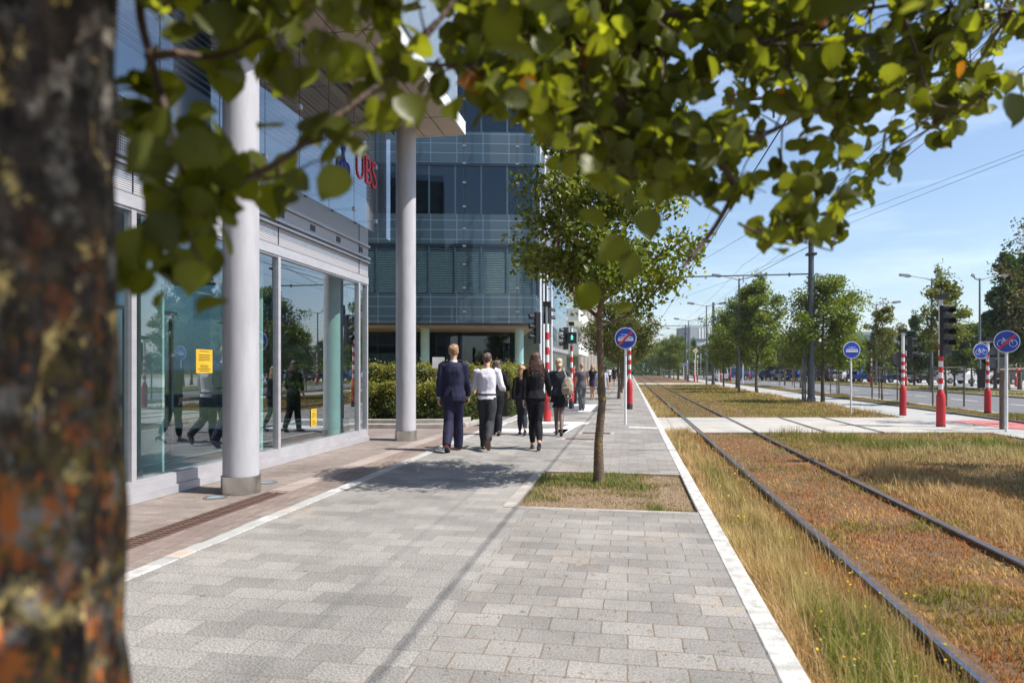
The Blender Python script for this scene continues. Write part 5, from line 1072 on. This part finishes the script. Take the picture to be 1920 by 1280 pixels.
    for sd in (-1, 1): body.ell(hc+Rh @ Vector((sd*.076, -.005, -.008)), (.012, .022, .034), 10, 8, Rh)
    for A in arms: arm(body, A); hand(body, A)
    for L_ in legs: leg(body, L_)
    for sd, a, b_, c_, an, ft in legs:
        body.tube([c_, c_+Vector((0, .02, -.045)), c_+Vector((0, .10*math.cos(ft), -.05+.10*math.sin(ft)))], [.034, (.032, .026), (.035, .018)], 10, side=(1, 0, 0))
    legm = SK2 if outfit.get('tights') else SK
    zh = .93+dz
    remesh(body, 'body', [SK, legm], root, vx, smooth=2, matfn=lambda c_: 1 if c_.z < zh-.1 and abs(c_.x) < .17 else 0)
    eb = MB()
    for sd in (-1, 1): eb.ell(hc+Rh @ Vector((sd*.031, .083, .012)), (.012, .008, .007), 8, 6, Rh)
    eb.build('eyes', MT['ink'], root)
    # garments
    g = MB()
    if outfit['top'][0] == 'jacket':
        torso(g, .026, .84 if not fem else .90, 1.50, .07)
        for A in arms: arm(g, A, .019, .97)
    elif outfit['top'][0] == 'shirt':
        torso(g, .020, .93, 1.50, -.0); 
        for A in arms: arm(g, A, .021, outfit['top'][2] if len(outfit['top']) > 2 else .97)
    else:
        torso(g, .014, .90, 1.50, .03)
        for sd, a, b_, c_, d in arms: g.tube([a+Vector((-sd*.05, 0, .012)), a, a.lerp(b_, .62)], [.062, .066, .060], 12)
    gt = remesh(g, outfit['top'][0] if outfit['top'][0] != 'tee' else 't_shirt', outfit['top'][1], root, .012 if near else .02, .013 if near else .008, smooth=3, seed=H*10)
    if outfit.get('collar'):
        MB().tube([T(0, 1.485, -.008), T(0, 1.53, -.006)], [(.070, .066), (.062, .060)], 18, side=(1, 0, 0)).build('collar', outfit['collar'], root, smooth=True)
    if outfit['top'][0] == 'jacket' and near and not fem:
        MB().box(-.003, .003, -.165, -.125, .86+dz, 1.06+dz).build('back_vent', MT['ink'], root)
        for A in arms:
            sd, a, b_, c_, d = A; MB().tube([c_-d*.02, c_+d*.008], [.036, .036], 12).build('cuff', MT['paper'], root, smooth=True)
    g = MB()
    if outfit['bottom'][0] == 'trousers':
        torso(g, .012, .84, 1.02)
        for L_ in legs: leg(g, L_, outfit.get('tg', .022), cut=outfit.get('cut', -.05), wide=outfit.get('wide', .004))
        remesh(g, 'trousers', outfit['bottom'][1], root, .012 if near else .02, .010 if near else .005, smooth=3, seed=3+H)
    else:
        zl = outfit.get('hem', .62); g.tube([T(0, 1.06), T(0, .93), T(0, .78), T(0, zl)], [(.150, .115), (.195, .145), (.215, .165), (.205+outfit.get('flare', 0), .165+outfit.get('flare', 0))], 24, side=(1, 0, 0))
        remesh(g, 'skirt', outfit['bottom'][1], root, .012 if near else .02, .010, smooth=3, seed=4)
    if outfit.get('belt'): MB().tube([T(0, 1.005), T(0, 1.035)], [(.178, .135)]*2, 24, side=(1, 0, 0)).build('belt', MT['ink'], root, smooth=True)
    for i, (sd, a, b_, c_, an, ft) in enumerate(legs):
        s = MB(); Rf = Matrix.Rotation(ft, 3, 'X'); o_ = c_+Rf @ Vector((0, 0, -.07)) if ft == 0 else c_-Vector((0, 0, 0))
        V_ = lambda x, y, z: c_+Rf @ Vector((x, y, z-.07))
        fl_ = outfit.get('flat', 1)
        s.tube([V_(0, -.055, .022), V_(0, -.03, .04), V_(0, .05, .042), V_(0, .12, .03), V_(0, .195, .018)], [(.028, .020), (.036, .042 if fl_ else .03), (.040, .040 if fl_ else .022), (.045, .030 if fl_ else .02), (.028, .016)], 14, side=(1, 0, 0))
        if fl_: s.tube([V_(0, -.02, .04), V_(0, -.012, .085)], [.042, .040], 12)
        if outfit.get('heel'): s.tube([V_(0, -.045, .03), V_(0, -.05, -.03)], [.022, .014], 8)
        shoe = s.build('shoe', outfit['shoes'], root, smooth=True)
        if fl_: MB().tube([V_(0, -.06, .0), V_(0, .06, .0), V_(0, .13, .0), V_(0, .20, .0)], [(.026, .008), (.040, .008), (.047, .008), (.03, .008)], 14, side=(1, 0, 0)).build('sole', outfit.get('sole', MT['darkfoot']), shoe)
    # hair
    hm = outfit['hair'][1]; hs = outfit['hair'][0]; b = MB(); Vh = lambda x, y, z: hc+Rh @ Vector((x, y, z))
    b.ell(Vh(0, -.016, .030), (.082, .098, .100), 22, 14, Rh); 
    if hs == 'short': b.ell(Vh(0, -.045, -.005), (.068, .055, .062), 16, 12, Rh); b.ell(Vh(0, .03, .085), (.06, .055, .05), 14, 10, Rh)
    elif hs == 'buzz': b = MB(); b.ell(Vh(0, -.010, .022), (.0765, .095, .102), 20, 12, Rh)
    elif hs == 'updo': b.ell(Vh(0, -.05, -.02), (.075, .06, .08), 16, 12, Rh); b.tube([Vh(0, -.10, -.02), Vh(.01, -.12, -.06), Vh(0, -.10, -.12)], [.045, .055, .02], 12); b.ell(Vh(-.05, -.07, -.07), (.03, .03, .06), 10, 8)
    else:
        dl = outfit['hair'][2] if len(outfit['hair']) > 2 else .32; wv_ = outfit['hair'][3] if len(outfit['hair']) > 3 else .10
        b.tube([Vh(0, -.03, .06), Vh(0, -.055, -.02), Vh(0, -.085, -.12), Vh(0, -.10, -dl*.7), Vh(0, -.10, -dl)], [(.08, .07), (.095, .065), (wv_+.01, .06), (wv_, .048), (wv_*.55, .028)], 18, side=(1, 0, 0))
        b.tube([Vh(-.06, .0, .02), Vh(-.085, -.03, -.10), Vh(-.09, -.05, -.2)], [.035, .035, .018], 10); b.tube([Vh(.06, .0, .02), Vh(.085, -.03, -.10), Vh(.09, -.05, -.2)], [.035, .035, .018], 10)
    ho = remesh(b, 'hair', hm, root, .008 if near else .016, .018 if hs not in ('buzz',) else .0, smooth=1, seed=7+H)
    if hs == 'curly':
        rr = random.Random(4); cb = MB()
        for i in range(170):
            t = rr.random(); z = .08-t*(dl+.10); ww = (.085 if t < .3 else wv_+.025)*(1-.35*max(0, t-.8)/.2); a = rr.uniform(math.pi*1.02, math.pi*1.98) if t > .25 else rr.uniform(math.pi*.9, math.pi*2.1)
            c0 = Vector((math.cos(a)*ww, -.035-.05*min(1, t*2)+math.sin(a)*.055, z)); rad_ = rr.uniform(.008, .014); ph = rr.uniform(0, 6)
            cb.tube([Vh(*(c0+Vector((math.cos(ph+j*1.1)*rad_, math.sin(ph+j*1.1)*rad_, -j*.011)))) for j in range(11)], [.0065]*10+[.002], 5)
        cb.build('curls', [M('dark_curls', (.050, .028, .020), .5, col2=(.15, .055, .03), scale=5, spec=.5)], ho, smooth=True)
    return root
HD = TH-.0
navy = cloth('navy_suit', (.016, .016, .042), .75, (.026, .026, .060)); blackc = cloth('black_cloth', (.012, .012, .016), .8); char = cloth('charcoal_trousers', (.030, .031, .036), .85, (.045, .046, .052))
wshirt = cloth('white_shirt', (.70, .68, .76), .8, (.62, .60, .70), .8); knit = cloth('dark_grey_knit', (.030, .032, .042), .9); leather = M('black_leather', (.012, .012, .014), .3, spec=.6)
redshoe = M('red_brown_leather', (.50, .055, .015), .35, spec=.6); blond = M('short_blond_hair', (.38, .23, .12), .6, col2=(.20, .11, .06), scale=30); brownh = M('brown_hair', (.06, .038, .028), .6, col2=(.10, .06, .045), scale=30)
darkcurl = M('dark_curly_hair', (.028, .018, .015), .6, col2=(.10, .04, .028), scale=18); blondl = M('long_blond_hair', (.50, .30, .15), .55, col2=(.30, .16, .07), scale=22); blondp = M('pale_blond_hair', (.58, .44, .28), .5, col2=(.34, .24, .14), scale=22)
def stand(px, py): return P(px, py)
pz = [P(850, 845), P(913, 842), P(931, 815), P(979, 815), P(1004, 842), P(1048, 816)]
ph = lambda py, top: (py-top)/(py-HY)*HC
person(pz[0], ph(846, 643), HD-.06, 'man in navy suit with red shoes walking away on the left', dict(legs=[(-9, 26), (13, 5)], arms=[(-10, 14, .15), (6, 16, .13)], feet=(-.55, 0), turn=-.25, twist=1), dict(top=('jacket', navy), bottom=('trousers', navy), collar=MT['paper'], shoes=redshoe, hair=('short', blond), wide=.016, cut=-.07))
person(pz[1], ph(845, 660), HD-.05, 'man in white shirt and charcoal trousers lifting his right heel', dict(legs=[(4, 2), (-10, 42)], arms=[(12, 62, .24), (6, 72, .30)], feet=(0, -1.15), turn=-.35, headf=.02), dict(top=('shirt', wshirt, .9), bottom=('trousers', char), belt=1, shoes=leather, sole=M('brown_sole', (.16, .10, .075), .7), hair=('short', brownh), tg=.026, cut=-.05))
person(pz[2], ph(812, 674), HD+.05, 'brown haired person in black mostly hidden by the white shirted man', dict(legs=[(12, 4), (-10, 16)], arms=[(0, 20, .2), (8, 35, .34)], feet=(0, -.4)), dict(top=('shirt', blackc, .45), bottom=('trousers', blackc), shoes=M('brown_shoe', (.2, .1, .06), .5), hair=('long', brownh, .20, .12)), fem=True)
person(pz[3], ph(818, 684), HD+.06, 'blonde long haired woman in black, left of the curly haired woman', dict(legs=[(10, 4), (-10, 24)], arms=[(-12, 14, .18), (12, 20, .14)], feet=(0, -.5)), dict(top=('jacket', blackc), bottom=('trousers', knit), shoes=leather, heel=1, tg=.010, cut=.10, wide=0, flat=0, hair=('long', blondl, .36, .09)), fem=True)
person(pz[4], ph(846, 658), HD+.02, 'woman with long dark curls in black trouser suit, holding a phone', dict(legs=[(8, 3), (-12, 20)], arms=[(-14, 14, .15), (16, 26, .30)], feet=(0, -.45)), dict(top=('jacket', blackc), bottom=('trousers', blackc), shoes=leather, heel=1, tg=.012, cut=.13, wide=.002, flat=0, hair=('curly', darkcurl, .40, .125)), fem=True)
person(pz[5], ph(818, 670), HD-.05, 'blonde woman in dark jumper, short skirt and sheer tights', dict(legs=[(9, 4), (-9, 26)], arms=[(14, 44, .16), (10, 44, .18)], feet=(0, -.55)), dict(top=('jacket', knit), bottom=('skirt', blackc), tights=1, hem=.66, shoes=leather, flat=0, heel=1, hair=('updo', blondp)), fem=True)
p = P(1091, 769); person(p, ph(769, 680), HD, 'man in grey T-shirt and grey trousers behind the red post', dict(legs=[(-4, 2), (10, 12)], arms=[(-2, 8, .16), (2, 10, .18)]), dict(top=('tee', cloth('grey_tee', (.13, .11, .12))), bottom=('trousers', cloth('grey_jeans', (.15, .155, .16))), shoes=leather, hair=('buzz', M('shaved_hair', (.40, .22, .15), .6))), near=False)
p = P(1111, 751); person(p, ph(751, 683), HD+3.1, 'woman in dark top and navy skirt facing the camera', dict(legs=[(2, 2), (-6, 10)], arms=[(2, 10, .18), (-2, 10, .16)]), dict(top=('tee', blackc), bottom=('skirt', cloth('navy_skirt', (.02, .025, .10))), hem=.72, shoes=M('pale_shoe', (.5, .4, .38), .5), flat=0, hair=('long', blondl, .22, .08)), near=False, fem=True)
p = P(1128, 770); person(p, ph(770, 684), HD, 'man in pale blue shirt and jeans half hidden by the near trunk', dict(legs=[(-6, 2), (10, 12)], arms=[(-4, 8, .20), (2, 10, .24)]), dict(top=('tee', cloth('pale_blue_shirt', (.45, .50, .66))), bottom=('trousers', cloth('blue_jeans', (.06, .12, .25))), shoes=leather, hair=('short', darkcurl)), near=False)
p = P(1077, 757); person(p, ph(757, 685), HD+2.8, 'person in red top behind the green light post', dict(legs=[(0, 2), (4, 6)], arms=[(2, 30, .2), (2, 30, .2)]), dict(top=('tee', cloth('red_top', (.35, .05, .04))), bottom=('trousers', char), shoes=leather, hair=('long', brownh, .16, .08)), near=False, fem=True)
far1 = person(P(1151.5, 722), ph(722, 688), HD, 'distant woman in short navy dress right of the near trunk', dict(legs=[(-3, 2), (8, 10)], arms=[(2, 30, .2), (2, 20, .2)]), dict(top=('tee', blackc), bottom=('skirt', cloth('navy_dress', (.015, .02, .05))), hem=.62, shoes=leather, flat=0, hair=('long', brownh, .2, .08)), near=False, fem=True)
far2 = person(P(1143, 717), ph(717, 689), HD, 'distant person in white top with dark trousers walking left of the navy dress', dict(legs=[(-6, 2), (10, 12)], arms=[(-4, 8, .2), (2, 10, .2)]), dict(top=('tee', wshirt), bottom=('trousers', blackc), shoes=leather, hair=('short', darkcurl)), near=False)
for i, (px, py) in enumerate(((1158, 713), (1139, 712), (1146, 710), (1163, 709.5))):
    c = copy_tree(far2 if i % 2 else far1); c.location = P(px, py); c['label'] = ['tiny distant walker in dark clothes under the far pavement trees', 'tiny distant walker in white at the left of the far group', 'tiny distant walker in dark clothes in the middle of the far group', 'tiny distant walker in white at the right of the far group'][i]
# held and carried things
def locl(i, x, y, z):
    v = Matrix.Rotation(HD, 3, 'Z') @ Vector((x, y, 0)); return pz[i]+v+Vector((0, 0, z))
hs = ph(818, 670)/1.8
bp = empty('backpack', locl(5, .17, -.19, .93), HD-.3, 'beige drawstring backpack hanging on the blonde woman in the skirt', 'bag')
b = MB(); b.tube([(0, 0, -.02), (0, 0, .06), (0, .01, .20), (0, .02, .31), (0, .03, .35)], [(.10, .06), (.135, .085), (.13, .08), (.09, .055), (.06, .04)], 16, side=(1, 0, 0)); remesh(b, 'bag_body', cloth('beige_canvas', (.42, .36, .28), .8), bp, .011, .012, smooth=2)
MB().box(-.08, .08, -.105, -.07, .02, .14).build('front_pocket', cloth('beige_pocket', (.36, .30, .23), .8), bp, bevel=.015)
MB().tube([(-.02, .05, .34), (-.10, .10, .50), (-.12, .16, .56)], [(.016, .005)]*3, 6).tube([(.06, .03, .0), (.10, .0, -.09), (-.02, -.02, -.13), (-.07, .02, -.02)], [(.012, .004)]*4, 6).build('strap', cloth('beige_strap', (.50, .44, .36), .7), bp)
ppr = MB().box(-.16, .06, -.004, .004, -.10, .10).build('paper_sheet', MT['paper']); ppr.location = locl(0, -.24, .22, 1.58); ppr.rotation_euler = (0, 0, HD); tag(ppr, 'white paper sheet held in front of the suited man\'s left shoulder', 'paper')
phn = MB().box(-.035, .035, -.006, .006, -.07, .07).build('phone', MT['silver'] if 'silver' in MT else MT['steel'], bevel=.004); phn.location = locl(4, .285, .15, .78); phn.rotation_euler = (.3, .2, HD+.6); tag(phn, 'silver phone in the curly haired woman\'s right hand', 'phone')

# ------------------------------------------------------------------ the foreground tree
ft = empty('foreground_tree', W(-.60, .78), label='close lichen covered tree trunk at the left edge with leafy branches overhead', cat='tree')
fb = Vector(ft.location)
bm, t_, b_ = new_mat('lichen_bark'); lk = t_.links.new; b_.inputs['Roughness'].default_value = .9
tcn = nd(t_, 'ShaderNodeTexCoord'); mpn = nd(t_, 'ShaderNodeMapping'); mpn.inputs['Scale'].default_value = (1, 1, .8); lk(tcn.outputs['Object'], mpn.inputs[0])
def rampn(scale, lo, hi, seed, detail=12):
    m_ = nd(t_, 'ShaderNodeMapping'); m_.inputs['Location'].default_value = (seed, seed*.7, seed*1.3); lk(mpn.outputs[0], m_.inputs[0]); n_ = nd(t_, 'ShaderNodeTexNoise', Scale=scale, Detail=detail, Roughness=.74); lk(m_.outputs[0], n_.inputs['Vector'])
    r_ = nd(t_, 'ShaderNodeMapRange'); r_.inputs[1].default_value = lo; r_.inputs[2].default_value = hi; lk(n_.outputs['Fac'], r_.inputs[0]); return r_.outputs[0]
cur = None
base = nd(t_, 'ShaderNodeMix'); base.data_type = 'RGBA'; base.inputs[6].default_value = (.014, .010, .009, 1); base.inputs[7].default_value = (.085, .062, .05, 1); lk(rampn(34, .42, .62, 0, 10), base.inputs[0]); cur = base.outputs[2]
sxz = nd(t_, 'ShaderNodeSeparateXYZ'); lk(tcn.outputs['Object'], sxz.inputs[0])
low = nd(t_, 'ShaderNodeMapRange'); low.inputs[1].default_value = 1.66; low.inputs[2].default_value = 1.30; lk(sxz.outputs['Z'], low.inputs[0])
for (c_, sc_, lo, hi, sd_, zl) in (((.17, .12, .02), 30, .46, .60, 3, 1), ((.26, .24, .21), 20, .53, .63, 9, 0), ((.40, .11, .02), 24, .53, .60, 47, 1), ((.75, .20, .03), 27, .57, .62, 17, 1), ((.85, .62, .22), 17, .575, .62, 31, 0)):
    mi = nd(t_, 'ShaderNodeMix'); mi.data_type = 'RGBA'; mi.inputs[7].default_value = c4(c_); f_ = rampn(sc_, lo, hi, sd_)
    if zl: mm_ = nd(t_, 'ShaderNodeMath'); mm_.operation = 'MULTIPLY'; lk(f_, mm_.inputs[0]); lk(low.outputs[0], mm_.inputs[1]); f_ = mm_.outputs[0]
    lk(f_, mi.inputs[0]); lk(cur, mi.inputs[6]); cur = mi.outputs[2]
fm = nd(t_, 'ShaderNodeMapping'); fm.inputs['Scale'].default_value = (1, 1, .55); lk(tcn.outputs['Object'], fm.inputs[0]); fn_ = nd(t_, 'ShaderNodeTexNoise', Scale=42, Detail=5); lk(fm.outputs[0], fn_.inputs['Vector']); fr_ = nd(t_, 'ShaderNodeMapRange'); fr_.inputs[1].default_value = .40; fr_.inputs[2].default_value = .50; fr_.inputs[3].default_value = .45; lk(fn_.outputs['Fac'], fr_.inputs[0]); fs_ = nd(t_, 'ShaderNodeVectorMath'); fs_.operation = 'SCALE'; lk(cur, fs_.inputs[0]); lk(fr_.outputs[0], fs_.inputs['Scale']); lk(fs_.outputs[0], b_.inputs['Base Color']); nb = nd(t_, 'ShaderNodeTexNoise', Scale=45, Detail=6); lk(mpn.outputs[0], nb.inputs['Vector']); bp2 = nd(t_, 'ShaderNodeBump', Strength=1, Distance=.02); lk(nb.outputs['Fac'], bp2.inputs['Height']); lk(bp2.outputs[0], b_.inputs['Normal'])
b = MB(); n = 64; rows = 200; vs = []; TR = .132
for j in range(rows+1):
    z = 3.6*j/rows
    for k in range(n):
        a = 2*math.pi*k/n; rr = TR*(1.10-.05*min(z, 2))*(1+.35*math.exp(-z*6)); q = Vector((math.cos(a)*3.2, math.sin(a)*3.2, z*2.4)); rr *= 1+.10*noise.noise(q)+.07*noise.noise(q*3.1)+.07*noise.noise(Vector((q.x*7, q.y*7, q.z*2.6)))
        vs.append((rr*math.cos(a)-.02*z*.2, rr*math.sin(a), z))
b.add(vs, [(j*n+k, j*n+(k+1) % n, (j+1)*n+(k+1) % n, (j+1)*n+k) for j in range(rows) for k in range(n)]); b.build('trunk', bm, ft, smooth=True)
NB = M('branch_bark', (.13, .085, .065), .85, col2=(.075, .05, .04), scale=20, bump=.6, bscale=60)
branches = [  # photo points with distance, then start/end radius in metres
 ([(262, -60, 1.02), (262, 0, 1.0), (285, 110, 1.0), (310, 220, 1.0), (332, 300, 1.0), (352, 352, 1.02)], .0075, .0035),
 ([(120, 560, .86), (240, 480, .98), (330, 400, 1.02), (400, 365, 1.05), (470, 330, 1.1), (560, 280, 1.12), (640, 215, 1.15), (720, 150, 1.2), (800, 70, 1.25), (880, -40, 1.3)], .0065, .005),
 ([(280, 110, 1.0), (340, 100, 1.05), (400, 105, 1.08), (460, 85, 1.1)], .008, .003),
 ([(350, 352, 1.02), (345, 420, 1.0), (385, 500, .98)], .0035, .0015),
 ([(860, -150, 1.5), (960, 30, 1.55), (1050, 70, 1.6), (1120, 150, 1.6), (1180, 200, 1.62), (1240, 235, 1.65), (1300, 270, 1.7), (1345, 300, 1.7), (1375, 345, 1.7), (1368, 380, 1.7), (1320, 455, 1.68), (1280, 500, 1.66)], .017, .005),
 ([(1345, 300, 1.7), (1420, 262, 1.75), (1500, 220, 1.8), (1600, 180, 1.85)], .006, .003),
 ([(1050, 70, 1.6), (1180, 60, 1.65), (1260, 25, 1.7), (1330, 60, 1.7), (1430, 85, 1.75), (1560, 80, 1.8), (1660, 60, 1.8)], .009, .004),
 ([(1430, 85, 1.75), (1560, 30, 1.85), (1700, 10, 1.9), (1900, 20, 1.95)], .007, .003),
 ([(1690, 15, 1.85), (1715, 90, 1.85), (1735, 160, 1.85), (1760, 200, 1.85), (1850, 190, 1.9)], .006, .003),
 ([(1220, -80, 1.7), (1235, 60, 1.7), (1240, 150, 1.68), (1225, 190, 1.66)], .007, .003),
 ([(820, 40, 1.3), (760, 110, 1.3), (850, 120, 1.35), (930, 115, 1.4)], .005, .003),
 ([(960, 160, 1.45), (1010, 200, 1.45), (1040, 215, 1.45), (1090, 195, 1.5)], .004, .0025),
 ([(1385, 420, 1.7), (1430, 440, 1.7), (1500, 450, 1.7), (1560, 470, 1.72)], .004, .002),
 ([(560, 280, 1.12), (640, 250, 1.15), (700, 215, 1.15)], .003, .0015),
 ([(470, 330, 1.1), (540, 325, 1.12), (600, 300, 1.12)], .003, .0015),
 ([(860, -150, 1.5), (400, -500, 1.2), (-200, -400, .9)], .02, .03), ([(860, -150, 1.5), (1400, -350, 1.9), (1800, -300, 2.1)], .02, .008),
]
b = MB(); BP = []
for pts, r0, r1_ in branches:
    q = [Q(*p_) for p_ in pts]; dense = []
    for i in range(len(q)-1):
        for f in range(5):
            t = f/5; a = q[max(i-1, 0)]; d_ = q[min(i+2, len(q)-1)]; p1, p2 = q[i], q[i+1]; v = .5*((2*p1)+(p2-a)*t+(2*a-5*p1+4*p2-d_)*t*t+(-a+3*p1-3*p2+d_)*t**3); dense.append(v+Vector((noise.noise(v*9), noise.noise(v*9+Vector((5, 0, 0))), noise.noise(v*9+Vector((0, 7, 0)))))*.006)
    dense.append(q[-1]); m = len(dense); b.tube([v-fb for v in dense], [r0+(r1_-r0)*i/(m-1) for i in range(m)], 8); BP += dense
BPa = np.array([v[:] for v in BP])
# where foliage hangs: lower outline in photo columns
lo_x = [240, 300, 400, 430, 520, 600, 680, 760, 860, 960, 1020, 1060, 1100, 1180, 1260, 1310, 1360, 1440, 1520, 1590, 1612, 1640, 1720, 1790, 1850, 1890, 1925]
lo_y = [560, 560, 560, 400, 370, 350, 260, 215, 215, 235, 265, 340, 385, 400, 400, 400, 440, 470, 490, 480, 380, 270, 275, 290, 250, 150, 130]
LP, LR, LS, LC = [], [], [], []; rl = np.random.default_rng(21); sunv = np.array(sdir[:])
def addleaf(pos, size, tone, droop=None):
    n_ = rl.normal(size=3); n_[2] = abs(n_[2])*.9+.1
    if droop is not None: n_ = np.array(droop)+rl.normal(size=3)*.35
    n_ /= np.linalg.norm(n_); a = rl.normal(size=3); a[2] -= 1.1; a -= n_*a.dot(n_); a /= np.linalg.norm(a); LP.append(pos); LR.append(np.stack([a, np.cross(n_, a), n_], 1)); LS.append(size)
    c_ = np.array((.060, .072, .015))*(1-tone)+np.array((.18, .205, .032))*tone
    if rl.random() < .006: c_ = np.array((.24, .10, .02))
    LC.append(c_*rl.uniform(.8, 1.2))
nc = 0; tries = 0
while nc < 560 and tries < 14000:
    tries += 1; px = rl.uniform(240, 1925); py = rl.uniform(-260, 560); bd = np.interp(px, lo_x, lo_y)
    if py > bd-28: continue
    dens = 1.0 if px > 700 and px < 1640 else .8
    if px < 900: dens = .28 if py > 0 else .4
    if px < 700: dens = .15 if py > 0 else .3
    if px < 520: dens *= .55
    if 1050 < px < 1330 and py > 400: dens = .22
    if px < 700 and py > 250: dens = .13
    if px > 1180 and 0 < py < 290: dens *= .3+1.0*(fnoise(np.array([px]), np.array([py]), .022, 77)[0] > -.12)
    if 1300 < px and py > 290: dens = 1.0
    if 1405 < px < 1500 and 195 < py < 300: dens = .06
    if 1660 < px and py > 220: dens *= .5
    if 1330 < px < 1440 and 250 < py < 420: dens *= .35
    if py < 0: dens *= .75
    if rl.random() > dens: continue
    dmean = np.interp(px, [240, 600, 900, 1200, 1600, 1900], [1.0, 1.1, 1.35, 1.55, 1.75, 1.85]); d = dmean*rl.uniform(.94, 1.38)
    if px < 620: d = dmean*rl.uniform(.9, 1.15)
    cpos = Q(px, py, d); k_ = np.argmin(np.linalg.norm(BPa-np.array(cpos[:]), axis=1)); st = Vector(BPa[k_])
    if (st-cpos).length > .55: st = cpos+Vector((rl.uniform(-.1, .1), rl.uniform(-.05, .1), .18))
    mid = st.lerp(cpos, .5)+Vector((0, 0, .02)); b.tube([v-fb for v in (st, mid, cpos)], [.0026, .0019, .0011], 5)
    for j in range(rl.integers(5, 10)):
        t = rl.uniform(.45, 1.05); base_ = st.lerp(cpos, t); off = Vector(rl.normal(size=3)).normalized()*rl.uniform(.02, .055); lp = base_+off
        addleaf(np.array(lp[:]), rl.uniform(.044, .066)*(1.0 if px > 600 else 1.1), np.clip(rl.normal(.5, .3), 0, 1)); b.tube([base_-fb, lp-fb], [.0009, .0007], 3, cap=False)
    nc += 1
print('clusters', nc, tries)
for i in range(95):                                     # unseen leaf clusters added above the view to shade the close trunk
    xc, zc, hh = rl.uniform(-.35, .75), rl.uniform(.38, .9), rl.uniform(1.9, 2.9)
    if HY-(hh-HC)/zc*FP > -60: continue
    cpos = W(xc, zc, hh); b.tube([v-fb for v in (cpos+Vector((.1, .05, .15)), cpos)], [.003, .001], 4)
    for j in range(9): addleaf(np.array((cpos+Vector(rl.normal(size=3)).normalized()*rl.uniform(.03, .12))[:]), rl.uniform(.06, .085), np.clip(rl.normal(.5, .3), 0, 1))
for i in range(130):                                    # the crown goes on overhead and shades what is below
    xc, zc, hh = rl.uniform(-.75, 2.0), rl.uniform(.45, 2.3), rl.uniform(2.1, 3.3)
    if HY-(hh-HC)/zc*FP > -70: continue
    cpos = W(xc, zc, hh); b.tube([v-fb for v in (cpos+Vector((.1, .05, .15)), cpos)], [.003, .001], 4)
    for j in range(9): addleaf(np.array((cpos+Vector(rl.normal(size=3)).normalized()*rl.uniform(.03, .13))[:]), rl.uniform(.06, .09), np.clip(rl.normal(.5, .3), 0, 1))
for (px, py, s_, d) in ((290, 358, 58, 1.0), (312, 420, 60, 1.02), (430, 385, 62, 1.05), (405, 345, 64, 1.05), (625, 345, 78, 1.1), (383, 470, 62, 1.0), (360, 520, 74, .96), (395, 570, 66, .93), (262, 470, 80, .95), (265, 530, 66, .94), (300, 560, 40, .95), (590, 235, 80, 1.1), (520, 130, 84, 1.08), (648, 130, 82, 1.1), (505, 235, 60, 1.1), (560, 340, 50, 1.1), (665, 275, 52, 1.15), (420, 300, 60, 1.05), (470, 360, 56, 1.08), (770, 205, 72, 1.15), (700, 210, 60, 1.15), (760, 130, 60, 1.2), (850, 205, 60, 1.25), (1112, 410, 62, 1.5), (1150, 470, 70, 1.5), (1100, 555, 62, 1.45), (1165, 575, 50, 1.4), (1215, 420, 60, 1.5), (1290, 235, 66, 1.5), (1180, 500, 55, 1.5), (1330, 290, 70, 1.6), (345, 60, 84, 1.0), (410, 40, 90, 1.0), (310, 190, 60, 1.0), (380, 210, 56, 1.0), (1900, 205, 66, 1.6), (1905, 150, 60, 1.7)):
    addleaf(np.array(Q(px, py, d)[:]), s_/FP*d*1.0, rl.uniform(.1, .6), droop=[0.1, -1, .35])
b.build('branches', NB, ft, smooth=True)
LPa = np.array(LP)-np.array(fb[:]); V, T, CC = scatter(LT, LTT, LPa, np.array(LR), np.array(LS)[:, None]*np.stack([np.ones(len(LS)), rl.uniform(.8, 1.08, len(LS)), rl.uniform(.6, 2.2, len(LS))], 1)[:, None, :].reshape(len(LS), 3) if False else np.array(LS)[:, None], np.array(LC)); CC = (CC.reshape(len(LS), -1, 3)*np.where(np.isin(np.arange(len(LT)), (0, 2, 5, 8, 11, 13)), 1.22, .97)[None, :, None]).reshape(-1, 3); print('near leaves', len(LP))
tri_mesh('leaves', V, T, NEARLEAF, ft, CC, smooth=True)
